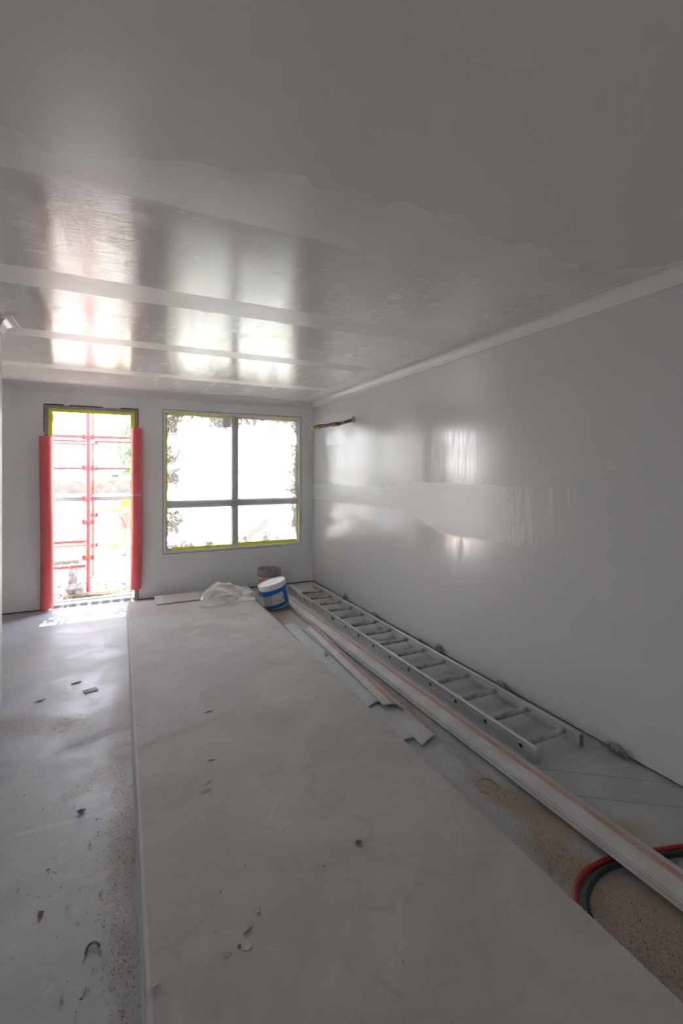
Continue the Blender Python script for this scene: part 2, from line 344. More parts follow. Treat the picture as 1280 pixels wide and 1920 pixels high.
# ------------------------------------------------------------------ the room
XR, YB, ZC, XL, YR = 2.53, 6.27, 2.61, -3.6, -3.2
DOOR = (-.80, .19, -1, 2.37); WIN = (.475, 2.355, .545, 2.395)
bm = box(XL-.2, XR+.2, YR-.2, YB+.235, -.12, 0); struct(bm_obj('floor', bm, M['floor']), 'grey dusty floor with swept sawdust', 'floor')
bm = box(XL-.2, XR+.25, YR-.2, YB+.25, ZC, ZC+.15); struct(bm_obj('ceiling', bm, M['ceiling']), 'freshly painted glossy ceiling with dull filled joints', 'ceiling')
bm = box(XR, XR+.2, YR-.2, YB+.25, .012, ZC+.02); wr = struct(bm_obj('wall_right', bm, M['wall_r']), 'long satin painted wall reflecting the window', 'wall')
bm_obj('wall_plate', box(XR+.012, XR+.19, YR, YB+.2, -.02, .014), M['gap_shade'], wr)
bm = bmesh.new(); wall_with_holes(bm, XL-.2, XR+.1, .012, ZC+.02, [DOOR, WIN], lambda u, z, s: (u, YB+.25*s, z))
wb = struct(bm_obj('wall_back', bm, M['wall']), 'painted end wall with the doorway and window', 'wall')
bm = bmesh.new(); sbox(bm, XL, DOOR[0]-.01, YB+.012, YB+.22, -.02, .014); sbox(bm, DOOR[1]+.01, XR, YB+.012, YB+.22, -.02, .014); bm_obj('wall_plate', bm, M['gap_shade'], wb)
struct(bm_obj('wall_left', box(XL-.2, XL, YR-.2, YB+.2, 0, ZC+.02), M['wall']), 'painted side wall beyond the partition', 'wall')
bm = bmesh.new(); wall_with_holes(bm, XL-.2, XR+.1, -.01, ZC+.02, [(-1.8, -1.25, -1, 2.2)], lambda u, z, s: (u, YR-.15*s, z))  # unseen opening, its width set for the fill light from behind
struct(bm_obj('wall_rear', bm, M['wall']), 'painted wall behind the camera with an opening', 'wall')
PX, PY0, PY1 = -.737, 3.75, 3.855
struct(bm_obj('wall_partition', box(XL-.1, PX, PY0, PY1, 0, ZC+.02), M['wall']), 'end of the partition wall at the left edge', 'wall')
# cove cornices swept round the room with mitres
def cove(name, path, closed=False, sz=.085, label=None):
    prof = [(0, 0), (.010, 0), (.012, .010)]
    R = sz-.014
    for k in range(9):
        a = PI/2*k/8; prof.append((.012+R*(1-math.cos(a)), .010+R*math.sin(a)*1.0))
    prof += [(sz+.006, sz-.004), (sz+.006, sz)]
    bm = bmesh.new(); rings = []; P = [Vector(p) for p in path]
    for i, p in enumerate(P):
        n = []
        if i > 0: d = (P[i]-P[i-1]).normalized(); n.append(Vector((d.y, -d.x)))
        if i < len(P)-1: d = (P[i+1]-P[i]).normalized(); n.append(Vector((d.y, -d.x)))
        m = sum(n, Vector((0, 0))); m = m/ (m.length**2) * (2 if len(n) == 2 else 1) if len(n) == 2 else n[0]
        rings.append([bm.verts.new((p.x+m.x*a, p.y+m.y*a, ZC-sz+b)) for a, b in prof])
    for a, b in zip(rings, rings[1:]):
        for k in range(len(prof)-1): bm.faces.new((a[k], a[k+1], b[k+1], b[k]))
    bm.normal_update()
    o = bm_obj(name, bm, M['cornice'], smooth='auto'); return struct(o, label, 'cornice')
cove('trim_1', [(XL, YB), (XR, YB), (XR, YR)], label='cove cornice along the end wall and right wall')
cove('trim_2', [(XL, PY0), (PX, PY0), (PX, PY1), (XL, PY1)], label='cornice wrapped round the end of the partition')

# ------------------------------------------------------------------ doorway
d1 = bpy.data.objects.new('door_1', None); COL.objects.link(d1); struct(d1, 'open doorway with raw frame edged in yellow tape', 'doorway')
bm_obj('jamb', box(-.80, -.762, YB-.006, YB+.10, 0, 2.365), M['grey_timber'], d1)
bm_obj('jamb', box(.152, .19, YB-.006, YB+.10, 0, 2.365), M['timber'], d1)
bm_obj('head', box(-.762, .152, YB-.006, YB+.10, 2.335, 2.368), M['grey_timber'], d1)
bm_obj('reveal_lining', box(-.80, -.768, YB+.10, YB+.25, 0, 2.36), M['white_pvc'], d1)
bm_obj('reveal_lining', box(.158, .19, YB+.10, YB+.25, 0, 2.36), M['white_pvc'], d1)
bm_obj('reveal_lining', box(-.768, .158, YB+.10, YB+.25, 2.33, 2.36), M['white_pvc'], d1)
for a in ((-.762, -.722, .0, 2.3), (.112, .152, 0, 2.3)):
    bm_obj('tape_strip', box(a[0], a[1], YB+.012, YB+.016, .35, 2.335), M['yellow_tape'], d1)
bm_obj('tape_strip', box(-.722, .112, YB+.012, YB+.016, 2.295, 2.335), M['yellow_tape'], d1)
bm_obj('tape_strip', box(-.768, -.715, YB+.008, YB+.011, 2.18, 2.27), M['yellow_tape'], d1)
for x0, x1 in ((-.722, -.712), (.102, .112)): bm_obj('door_stop', box(x0, x1, YB+.02, YB+.06, .0, 2.30), M['white_pvc'], d1)
bm = bmesh.new()                                                            # solid black strips standing in for the shaded gaps between frame and plaster
for x0, x1, z in ((-.80, -.60, 2.372), (-.55, -.20, 2.371), (.0, .19, 2.371)): sbox(bm, x0, x1, YB-.008, YB+.002, z, z+.010)
sbox(bm, -.806, -.801, YB-.008, YB+.002, 2.05, 2.375); sbox(bm, .190, .195, YB-.008, YB+.002, 2.16, 2.37); sbox(bm, .191, .197, YB-.004, YB+.002, .01, .16)
bm_obj('gap_shade_strip', bm, M['black'], d1)
bm = bmesh.new(); sbox(bm, -.80, .19, YB+.05, YB+.33, .0, .016); sbox(bm, -.80, .19, YB+.05, YB+.062, .016, .03); sbox(bm, -.80, .19, YB+.24, YB+.25, .016, .024)
bm_obj('door_sill', bm, M['alu'], d1)
# red foam sleeves clipped over the jambs
def foam(label, x, y, z0, z1, r, dx, band=None):
    t = thing('foam_sleeve', label, 'foam sleeve', (x, y, z0), group='red foam sleeves on the door jambs')
    bm = bmesh.new(); seg = 28; N = 12; H = z1-z0; rows = []
    for i in range(N+1):
        s = i/N; cx = dx*(s-.5)*2 + .006*math.sin(s*5); cy = -.006*math.sin(s*PI); row = []
        for rr in (r, r-.028):
            pass
        a0 = PI/2+.26; a1 = PI/2+2*PI-.26                                # slit faces the wall
        for k in range(seg+1): a = a0+(a1-a0)*k/seg; row.append(bm.verts.new((cx+r*math.cos(a), cy+r*math.sin(a), s*H)))
        for k in range(seg, -1, -1): a = a0+(a1-a0)*k/seg; row.append(bm.verts.new((cx+(r-.026)*math.cos(a), cy+(r-.026)*math.sin(a), s*H)))
        rows.append(row)
    n = len(rows[0])
    for a, b in zip(rows, rows[1:]):
        for k in range(n): bm.faces.new((a[k], a[(k+1) % n], b[(k+1) % n], b[k]))
    for row in (rows[0], rows[-1]):
        for k in range(seg): bm.faces.new((row[k], row[k+1], row[n-2-k], row[n-1-k]))
    bm_obj('sleeve', bm, M['red_foam'], t, smooth='auto')
    if band is not None:
        bm = bmesh.new(); lathe(bm, [(r+.001, 0), (r+.003, .002), (r+.003, .018), (r+.001, .02)], 32); bm_obj('tape_band', bm, M['pink_tape'], t, True, loc=(dx*(band/H-.5)*2+.006*math.sin(band/H*5), -.006*math.sin(band/H*PI), band))
foam('taller hung red foam sleeve on the left door jamb, reaching almost to the floor', -.768, YB-.068, .035, 2.00, .066, .008-.01)
foam('red foam sleeve with a pink tape band on the right door jamb beside the window', .172, YB-.066, .16, 2.13, .062, .012, 1.145)

# ------------------------------------------------------------------ window
w1 = bpy.data.objects.new('window_1', None); COL.objects.link(w1); struct(w1, 'square window with white timber lining and a dark cross bar', 'window')
x0, x1, z0, z1 = WIN
L_ = .034
for a in ((x0+.006, x0+L_, z0+.006, z1-.006), (x1-L_, x1-.006, z0+.006, z1-.006)): bm_obj('lining', box(a[0], a[1], YB-.004, YB+.12, a[2], a[3], .002), M['white_pvc'], w1)
for a in ((z0+.006, z0+L_), (z1-L_, z1-.006)): bm_obj('lining', box(x0+L_, x1-L_, YB-.004, YB+.12, a[0], a[1], .002), M['white_pvc'], w1)
bm = bmesh.new()
for a in ((x0, x0+.006, z0, z1), (x1-.006, x1, z0+.02, z0+.05), (x1-.006, x1, z0+.3, z1), (x0, x1, z1-.006, z1), (x0, x1-.3, z0, z0+.005)): sbox(bm, a[0], a[1], YB+.001, YB+.09, a[2], a[3])
bm_obj('gap_shade', bm, M['black'], w1)  # black strips put in for the shade in the lining gap
fx0, fx1, fz0, fz1 = x0+L_, x1-L_, z0+L_, z1-L_
F = .030
def wframe(nm, m, a): bm_obj(nm, box(a[0], a[1], a[4], a[5], a[2], a[3], .002), m, w1)
for a in ((fx0, fx0+F, fz0, fz1), (fx1-F, fx1, fz0, fz1), (fx0+F, fx1-F, fz0, fz0+F), (fx0+F, fx1-F, fz1-F, fz1)): wframe('outer_frame', M['white_pvc'], (*a, YB+.045, YB+.115))
MX, TZ = 1.405, 1.175
wframe('mullion', M['alu_dark'], (MX-.046, MX+.046, fz0+F, fz1-F, YB+.05, YB+.11))
wframe('transom', M['alu_dark'], (fx0+F, MX-.046, TZ-.05, TZ+.05, YB+.055, YB+.105)); wframe('transom', M['alu_dark'], (MX+.046, fx1-F, TZ-.045, TZ+.055, YB+.055, YB+.105))
for a in ((fx0+F, MX-.046), (MX+.046, fx1-F)):
    for b in ((fz0+F, TZ-.05), (TZ+.05, fz1-F)): bm_obj('pane', box(a[0], a[1], YB+.08, YB+.085, b[0], b[1]), M['glass'], w1)
bm_obj('sill_brick', box(x0-.05, x1+.05, YB+.12, YB+.30, z0-.06, z0), M['plaster'], w1)
# masking film stuck over the window, with its tape
mf = thing('masking_film', 'clear plastic masking film taped over the window, overspray round its edges', 'plastic film', (0, 0, 0))
bm = bmesh.new(); NX, NZ = 60, 56; G = []
for j in range(NZ+1):
    row = []
    for i in range(NX+1):
        u, v = i/NX, j/NZ; X = fx0+.006+(fx1-fx0-.012)*u; Z = fz0+.008+(fz1-fz0-.016)*v
        e = min(u, 1-u, v, 1-v); b = min(1, e*10)
        off = .012*b*(noise.noise(Vector((X*3, Z*1.3, 1)))+.6*noise.noise(Vector((X*9, Z*2.2, 5))))
        off += .035*math.exp(-((u-.93)/.035)**2)*b*(0.6+.4*math.sin(v*9))
        row.append(bm.verts.new((X, YB+.028-off*.8, Z)))
    G.append(row)
for j in range(NZ):
    for i in range(NX): bm.faces.new((G[j][i], G[j][i+1], G[j+1][i+1], G[j+1][i]))
bm_obj('film', bm, M['film'], mf, True)
for k, a in enumerate(((fx0+.002, fx0+.016, fz0+.25, fz1-.01), (fx0+.08, MX-.06, fz0+.004, fz0+.040), (MX+.04, fx1-.04, fz0+.008, fz0+.055), (fx0+.0, MX-.04, fz1-.020, fz1-.004), (MX+.5, fx1-.05, fz1-.026, fz1-.01), (fx1-.022, fx1-.010, fz0+.02, 1.25))):
    bm_obj('tape_strip', box(a[0], a[1], YB+.022, YB+.0245, a[2], a[3]), M['yellow_tape'], mf)
bm_obj('paper_tab', box(1.235, 1.335, YB+.018, YB+.021, 2.20, 2.325), M['white_pvc'], mf, loc=(0,0,0)); 

# ------------------------------------------------------------------ stack of plasterboard
names = ['topmost plasterboard sheet of the stack, scuffed face with chips on it', 'second plasterboard sheet from the top of the stack', 'third plasterboard sheet from the top of the stack',
 'fourth plasterboard sheet from the top of the stack', 'fourth plasterboard sheet up from the floor in the stack', 'third plasterboard sheet up from the floor in the stack', 'second plasterboard sheet up from the floor in the stack', 'bottom plasterboard sheet of the stack, lying on the floor']
TH = .01325
for k in range(8):
    dx = [.0, .004, -.004, .005, -.007, .002, -.010, -.006][k]; zt = .106-TH*k
    bm = box(.064+dx, 1.408+dx*.4, -.22+dx, 5.775+dx*2-(.004*k), zt-TH+.0014, zt)
    for f in bm.faces:
        f.material_index = 1 if abs(f.normal.z) < .5 else 0
    bm.normal_update()
    for f in bm.faces: f.material_index = 1 if abs(f.normal.z) < .5 else 0
    bmesh.ops.bevel(bm, geom=bm.edges[:], offset=.002, segments=2, affect='EDGES')
    tag(bm_obj('plasterboard_sheet', bm, [M['board'], M['board_edge']]), names[k], 'plasterboard', 'sheets in the plasterboard stack')
bm = box(0, 1.12, 0, .37, 0, .0125, .0015)
tag(bm_obj('plasterboard_offcut', bm, M['board'], loc=(.358, 5.525, .1065), rot=(0, 0, .012)), 'narrow beige plasterboard offcut across the far end of the stack under the plastic', 'plasterboard', 'plasterboard offcuts')
bm = box(0, .40, 0, .50, 0, .0125, .0015)
tag(bm_obj('plasterboard_offcut', bm, M['board'], loc=(2.09, 5.66, .0005), rot=(0, 0, -.02)), 'small plasterboard offcut on the floor in the far right corner under the ladder', 'plasterboard', 'plasterboard offcuts')

# ------------------------------------------------------------------ buckets
t = NT('bucket_label_print'); x, y, z = t.xyz()
ang = t.math('ARCTAN2', y, x)                       # label faces -Y of the bucket
a_ = t.math('ADD', ang, PI/2)
up = t.math('ADD', .172, t.math('MULTIPLY', t.math('SINE', t.math('MULTIPLY', a_, 1.5)), .010)); lo = t.math('ADD', .052, t.math('MULTIPLY', a_, .006))
pan = t.math('MULTIPLY', t.math('MULTIPLY', t.ss(t.math('SUBTRACT', up, z), 0, .002), t.ss(t.math('SUBTRACT', z, lo), 0, .002)), t.math('MULTIPLY', t.ss(a_, -1.25, -1.23), t.ss(a_, .93, .91)))
rowm = t.math('MULTIPLY', t.ss(t.math('FRACT', t.math('MULTIPLY', z, 130)), .45, .55), t.ss(t.noise(1, 2, .5, t.mapv((160, 160, 60))), .42, .5))
txt = t.math('MULTIPLY', rowm, t.math('MULTIPLY', t.ss(a_, -.85, -.84), t.ss(a_, -.1, -.11)))
txt = t.math('MULTIPLY', txt, t.math('MULTIPLY', t.ss(z, .08, .085), t.ss(z, .175, .17)))
panc = t.mix(t.math('MULTIPLY', txt, .7), t.mix(t.ss(a_, -.1, -.08), (.46, .45, .44), (.54, .53, .52)), (.16, .16, .18))
def sq(t, a0, a1, z0_, z1_): return t.math('MULTIPLY', t.math('MULTIPLY', t.ss(a_, a0, a0+.01), t.ss(a_, a1, a1-.01)), t.math('MULTIPLY', t.ss(z, z0_, z0_+.001), t.ss(z, z1_, z1_-.001)))
panc = t.mix(sq(t, .76, .86, .105, .125), panc, (.03, .03, .03)); panc = t.mix(sq(t, .76, .86, .075, .10), panc, (.7, .04, .04)); panc = t.mix(sq(t, .45, .55, .08, .10), panc, (.12, .06, .14))
t.set(t.mix(pan, (.0, .14, .47), panc), .4); M['bucket_label'] = t.m
bk = thing('bucket', 'tilted white bucket with lid and blue label, leaning between the board stack and the cornices', 'bucket', (1.650, 5.185, .034))
yaw = -math.atan(413/864)
bk.rotation_euler = (Matrix.Rotation(yaw, 3, 'Z') @ Matrix.Rotation(math.radians(-14), 3, 'Y') @ Matrix.Rotation(math.radians(4), 3, 'X')).to_euler()
bm = bmesh.new(); lathe(bm, [(0, .004), (.128, 0), (.136, .006), (.152, .27), (.147, .27), (.131, .012), (0, .012)], 48); bm_obj('body', bm, M['white_plastic'], bk, 'auto')
bm = bmesh.new(); lathe(bm, [(.1375, .012), (.1505, .225), (.1515, .225), (.1385, .012)], 64); bm_obj('label_wrap', bm, M['bucket_label'], bk, 'auto')
bm = bmesh.new(); lathe(bm, [(.150, .235), (.160, .237), (.163, .285), (.160, .292), (.150, .293), (.146, .284), (0, .284)], 56); bm_obj('lid', bm, M['white_plastic'], bk, 'auto')
bm = bmesh.new(); hp = [(.158*math.cos(a), .158*math.sin(a), .245-.10*math.sin(a-.3)) for a in [(.3+k*PI/14) for k in range(15)]]; tube(bm, hp, .002, 6); bm_obj('handle', bm, M['alu'], bk, True)
M['bucket_grey'] = plain('cement_caked_plastic', (.40, .39, .37), .8, var=.2, scale=35, bump=.5)
t = NT('old_label'); x, y, z = t.xyz(); an = t.math('ARCTAN2', y, x); n = t.noise(40, 4)
d = t.math('SQRT', t.math('ADD', t.math('POWER', t.math('MULTIPLY', t.math('SUBTRACT', an, -2.30), .16), 2), t.math('POWER', t.math('SUBTRACT', z, .175), 2)))
c = t.mix(t.ss(z, .125, .12), (.35, .34, .33), (.02, .20, .32)); c = t.mix(t.ss(d, .055, .05), c, (.85, .28, .01)); c = t.mix(t.ss(d, .026, .02), c, (.70, .10, .02))
c = t.mix(t.math('MULTIPLY', t.ss(z, .215, .225), t.ss(n, .4, .5)), c, (.7, .69, .67)); t.set(c, .5); M['old_label'] = t.m
gb = thing('bucket', 'open grey plaster-caked bucket with orange label by the end wall', 'bucket', (1.75, 5.86, 0), (.0, 0, -.3))
bm = bmesh.new(); lathe(bm, [(0, .0), (.125, 0), (.133, .008), (.147, .255), (.156, .258), (.156, .266), (.150, .270), (.150, .285), (.158, .288), (.158, .297), (.152, .301), (.153, .322), (.158, .326), (.156, .334), (.148, .334), (.143, .32), (.126, .012), (0, .012)], 48)
for v in bm.verts: v.co += v.co.normalized()*.0025*noise.noise(v.co*30)
bm_obj('body', bm, M['bucket_grey'], gb, 'auto')
bm = bmesh.new(); lathe(bm, [(.1365, .05), (.1475, .24), (.1485, .24), (.1375, .05)], 64); bm_obj('label_wrap', bm, M['old_label'], gb, 'auto')
bm = bmesh.new(); hp = [(.162*math.cos(a), .162*math.sin(a), .285-.13*math.sin(a-2.6)*(.9)) for a in [(2.6+k*PI/14) for k in range(15)]]; tube(bm, hp, .0025, 6); bm_obj('handle', bm, M['alu'], gb, True)

# crumpled plastic sheet heaped on the far end of the stack, trailing over its edge
bm = bmesh.new(); NX, NY = 84, 70; G = []
def ridge(x, y, s, o): return 1-abs(noise.noise(Vector((x*s, y*s, o))))*2.4
for j in range(NY+1):
    row = []
    for i in range(NX+1):
        u, v = i/NX*2-1, j/NY*2-1
        ex = 1+.10*noise.noise(Vector((u*2, v*2, 9)))
        X = 1.22+.40*u*ex + .03*v; Y = 5.52+.32*v*ex+.05*noise.noise(Vector((u*2.5, 3, v)))
        r = min(1, math.hypot((u+.38)/.62, (v+.05)/.95)); dome = max(0, 1-r**2.2)
        wz = noise.noise(Vector((X*2.2, Y*2.2, 4)))
        q = Vector((X*2.6+.3*wz, Y*2.0)); lobe = max(0, 1-((u-.42)/.42)**2-(v/.8)**2)
        h = .120*dome**.6*(.62+.62*ridge(X+.12*wz, Y, 2.6, 2.7)) + .055*lobe*(.5+.8*ridge(X, Y, 4.5, 8)) + .022*ridge(X+.2*wz, Y*1.7, 6.5, 5)*(min(1, (1-max(abs(u), abs(v)))*5))
        h = max(h, .002)
        base = .121 if X < 1.40 else .121-.105*min(1, (X-1.40)/.10)
        if X < .97+.0: pass
        row.append(bm.verts.new((X, Y, base+h)))
    G.append(row)
for j in range(NY):
    for i in range(NX): bm.faces.new((G[j][i], G[j][i+1], G[j+1][i+1], G[j+1][i]))
tag(bm_obj('plastic_sheet', bm, M['sheeting'], smooth=True), 'crumpled translucent plastic sheet heaped on the far end of the board stack', 'plastic sheet')

# ------------------------------------------------------------------ ladder
ld = thing('ladder', 'aluminium ladder lying flat on the floor along the right wall', 'ladder', (2.215, 1.80, 0), (0, 0, .004))
LL = 4.07; Hs = .078
def stile(sx):
    bm = bmesh.new(); s = sx
    x_in = s*.160; x_out = s*.186
    prof = [(x_in, 0), (x_out, 0), (x_out, .006), (x_in+s*.004, .006), (x_in+s*.004, Hs-.006), (x_out, Hs-.006), (x_out, Hs), (x_in, Hs)]
    A = [bm.verts.new((a, 0, b)) for a, b in prof]; B = [bm.verts.new((a, LL, b)) for a, b in prof]
    n = len(prof)
    for k in range(n): bm.faces.new((A[k], A[(k+1) % n], B[(k+1) % n], B[k]))
    bm.faces.new(A); bm.faces.new(B); bmesh.ops.recalc_face_normals(bm, faces=bm.faces)
    return bm
def stile_out(sx):     # left stile: smooth web outside, lips turned in
    bm = bmesh.new(); s = sx; xo = s*.186; xi = s*.160
    prof = [(xo, 0), (xi, 0), (xi, .005), (xo-s*.004, .005), (xo-s*.004, Hs-.005), (xi, Hs-.005), (xi, Hs), (xo, Hs)]
    A = [bm.verts.new((a, 0, b)) for a, b in prof]; B = [bm.verts.new((a, LL, b)) for a, b in prof]; n = len(prof)
    for k in range(n): bm.faces.new((A[k], A[(k+1) % n], B[(k+1) % n], B[k]))
    bm.faces.new(A); bm.faces.new(B); return bm
st_l = bm_obj('stile', stile_out(-1), M['ladder'], ld); st_r = bm_obj('stile', stile(1), M['ladder'], ld)
rbm = bmesh.new(); tube(rbm, [(-.182, 0, 0), (.162, 0, 0)], .0165, 14, True); rung0 = bm_obj('rung', rbm, M['rung'], ld, 'auto')
bm = bmesh.new(); tube(bm, [(-.1862, 0, 0), (-.190, 0, 0)], [.020, .0175], 16, False); r2 = tube(bm, [(-.1862, 0, 0), (-.190, 0, 0)], [.0115, .0135], 16, False); 
col0 = bm_obj('collar', bm, M['ladder'], rung0, 'auto')
bm = bmesh.new(); tube(bm, [(-.1866, 0, 0), (-.1872, 0, 0)], .0132, 14); hole0 = bm_obj('tube_end_shade', bm, M['black'], rung0)  # black disc paints the shade inside the hollow tube
for k in range(14):
    if k == 0: r, parts = rung0, []
    else:
        r = rung0.copy(); COL.objects.link(r); r.parent = ld
        for ch in (col0, hole0): c = ch.copy(); COL.objects.link(c); c.parent = r
    r.location = (0, .105+.2787*k, .046)
for x_, ys in ((-.1885, 0), (.1875, 0)):
    bm = bmesh.new(); sbox(bm, x_-.002, x_+.002, .0, .075, .008, Hs-.008)
    for yy_, zz_ in ((.018, .022), (.018, .056), (.055, .022)): tube(bm, [(x_-.005, yy_, zz_), (x_+.005, yy_, zz_)], .004, 8)
    bm_obj('end_plate', bm, M['ladder'], ld)
    bm_obj('foot', box(x_-.006 if x_ > 0 else x_-.001, x_+.001 if x_ > 0 else x_+.004, -.012, .004, .004, Hs-.006), M['ladder'], ld)
bm = bmesh.new()
for dy in (0, .022, .044): sbox(bm, -.1873, -.1864, 2.62+dy, 2.634+dy, .026, .056)
bm_obj('sticker', bm, M['black'], ld)

# ------------------------------------------------------------------ cornice lengths
def cornice_piece(label, a, b, wd, sag, th=.011, zl=0, z2=None, cat='cornice', group='loose cornice offcuts', skew=0, mats=None, tilt=0):
    a, b = Vector(a), Vector(b); L = (b-a).length; ang = math.atan2(b.y-a.y, b.x-a.x)-PI/2; N = 14; bm = bmesh.new(); ends = []
    R = (wd*wd/4+sag*sag)/(2*sag); half = math.asin(min(1, wd/2/R))
    outer = [((R)*math.sin(t), (R)*math.cos(t)-R+sag+th) for t in [(-half+2*half*k/N) for k in range(N+1)]]
    inner = [((R-th)*math.sin(t), (R-th)*math.cos(t)-(R)+sag+th) for t in [(half-2*half*k/N) for k in range(N+1)]]
    pr = outer+inner; mn = min(p[1] for p in pr)
    for yy_ in (0, L):
        ends.append([bm.verts.new((p[0], yy_+(skew*p[0] if yy_ == 0 else 0), p[1]-mn)) for p in pr])
    n = len(pr)
    for k in range(n):
        f = bm.faces.new((ends[0][k], ends[0][(k+1) % n], ends[1][(k+1) % n], ends[1][k]))
        f.material_index = 0 if k < N else 1
    for e in ends:
        for k in range(N): bm.faces.new((e[k], e[k+1], e[n-2-k], e[n-1-k])).material_index = 2
    zz2 = z2 if z2 is not None else zl
    o = bm_obj('cornice_length', bm, mats or [M['cornice_back'], M['cornice_white'], M['plaster']], smooth='auto', loc=(a.x, a.y, zl))
    o.rotation_euler = (Matrix.Rotation(ang, 3, 'Z') @ Matrix.Rotation(math.atan2(zz2-zl, L), 3, 'X') @ Matrix.Rotation(tilt, 3, 'Y')).to_euler()
    return tag(o, label, cat, group)
W3 = [M['cornice_white'], M['cornice_white'], M['plaster']]
nm = ['bottom long cornice length of the nested stack beside the ladder', 'second long cornice length up in the nested stack beside the ladder', 'third long cornice length up in the nested stack, just under the top one', 'topmost long cornice length with a brown stripe, nested beside the ladder']
for k in range(4):
    cornice_piece(nm[k], (1.857+.002*(k % 2), .45-.012*k, 0), (1.835+.003*(k % 2), 5.36+.02*k, 0), .142, .024, zl=.027+.0118*k, z2=.001+.0118*k, group='long nested cornice lengths')
cornice_piece('plain grey cornice offcut lying lowest against the board stack', (1.510, 2.28), (1.512, 4.35), .128, .006, zl=.001, mats=W3, skew=.1)
cornice_piece('plain pale cornice offcut lying on another beside the board stack', (1.524, 2.70), (1.562, 4.50), .128, .009, zl=.014, mats=W3, skew=.45)
cornice_piece('wide white cornice offcut with the cut end nearest the camera', (1.628, 2.22), (1.712, 4.33), .130, .010, zl=.001, mats=W3, skew=.45, tilt=0)
cornice_piece('arched cornice offcut with an orange stripe on top of the others', (1.628, 2.60), (1.716, 4.28), .112, .026, th=.009, zl=.026, skew=-.9)

# ------------------------------------------------------------------ hoses
M['hose_red'] = plain('red_hose_rubber', (.42, .018, .02), .45, var=.12, scale=12)
M['hose_black'] = plain('black_hose_rubber', (.035, .04, .048), .5, var=.25, scale=16)
def hose(mat, label, pts, r):
    bm = bmesh.new(); tube(bm, smooth_path(pts, 8), r, 14); tag(bm_obj('hose', bm, mat, smooth='auto'), label, 'hose', 'twin hoses under the cornice lengths')
hose(M['hose_red'], 'red hose looping out from the board stack under the long cornices', [(1.4215, .75, .0115), (1.424, .95, .0115), (1.450, 1.08, .0115), (1.50, 1.150, .0115), (1.571, 1.197, .0115), (1.656, 1.222, .0115), (1.777, 1.219, .0115), (1.866, 1.199, .0115), (1.977, 1.168, .0115), (2.123, 1.125, .0115), (2.35, 1.06, .0115)], .0112)
hose(M['hose_black'], 'black hose running beside the red hose under the long cornices', [(1.450, .70, .0115), (1.4515, .92, .0115), (1.468, 1.04, .0115), (1.508, 1.112, .0115), (1.572, 1.158, .0115), (1.656, 1.186, .0115), (1.746, 1.192, .0115), (1.845, 1.175, .0115), (1.972, 1.144, .0115), (2.11, 1.10, .0115), (2.33, 1.03, .0115)], .0115)
bm = bmesh.new(); tube(bm, [(1.66+.055*math.cos(a)*(1+.1*math.sin(2*a)), 1.775+.055*math.sin(a), .0015+.002*math.sin(a*2)**2) for a in [(-1.2+k*.30) for k in range(19)]], .0008, 5)
tag(bm_obj('wire_loop', bm, M['black'], smooth=True), 'thin dark wire loop on the floor beside the long cornices', 'wire')

# ------------------------------------------------------------------ cable stub out of the right wall
cb = thing('cable_stub', 'taped bundle of red and pale cables sticking out of the right wall near the ceiling', 'cable', (XR, 4.95, 2.225))
M['cab_pale'] = plain('pale_cable', (.55, .53, .50), .5); M['cab_red'] = plain('red_wire', (.55, .03, .03), .5); M['tape_dark'] = plain('dark_tape', (.15, .15, .18), .5)
M['yellow_green'] = plain('yellow_green_wire', (.55, .62, .04), .5)
P_ = lambda s, dz=0, dy=0: (-.533*s, dy, -.125*s-.03*math.sin(PI*s)*.4+dz)
bm = bmesh.new(); tube(bm, [P_(k/10) for k in range(11)], .012, 10); bm_obj('cable', bm, M['cab_pale'], cb, True)
for dy, dz in ((-.010, .012), (.008, .016)):
    bm = bmesh.new(); tube(bm, smooth_path([P_(.38, dz, dy), P_(.5, dz+.012, dy), P_(.65, dz+.004, dy-.006), P_(.8, dz+.012, dy), P_(1.0, dz-.004, dy)], 4), .0055, 8); bm_obj('red_wire', bm, M['cab_red'], cb, True)
for s0, s1, r, m in ((.07, .24, .020, 'tape_dark'), (.33, .44, .0215, 'tape_dark'), (.48, .54, .020, 'yellow_green'), (.86, .90, .019, 'yellow_green'), (.97, 1.02, .022, 'yellow_green'), (.25, .33, .0195, 'cab_pale')):
    bm = bmesh.new(); tube(bm, [P_(s0), P_((s0+s1)/2), P_(s1)], [r, r*1.05, r*.95], 12); bm_obj('tape_wrap', bm, M[m], cb, True)
bm = bmesh.new(); tube(bm, [(.002, 0, 0), (-.006, 0, 0), (-.035, 0, -.004)], [.045, .040, .020], 14)
for v in bm.verts: v.co += Vector((.3, 1, 1))*.006*noise.noise(v.co*60)
bm_obj('torn_hole_rim', bm, M['plaster'], cb, True)

# ------------------------------------------------------------------ bits on the floor and boards
def lump(r, sq=(1, 1, .5), amp=.35, seed=0, sub=2):
    bm = bmesh.new(); bmesh.ops.create_icosphere(bm, subdivisions=sub, radius=r)
    for v in bm.verts:
        n = noise.noise(v.co/r*1.3+Vector((seed*7.3, seed, 0))); v.co *= 1+amp*n*1.6
        v.co.x *= sq[0]; v.co.y *= sq[1]; v.co.z *= sq[2]
    m = min(v.co.z for v in bm.verts)
    for v in bm.verts: v.co.z -= m
    return bm
M['scrap'] = plain('torn_plaster_scrap', (.44, .41, .38), .8, var=.35, scale=50, bump=.5)
M['brown'] = plain('brown_chip', (.30, .16, .08), .7, var=.2); M['crumb'] = plain('pale_crumb', (.58, .54, .46), .85, var=.1); M['grit'] = plain('dark_grit', (.14, .13, .12), .9)
M['saw'] = plain('pale_sawdust', (.74, .56, .36), .9, var=.25, scale=60); M['saw_brown'] = plain('brown_sawdust', (.50, .36, .23), .9, var=.3, scale=60)
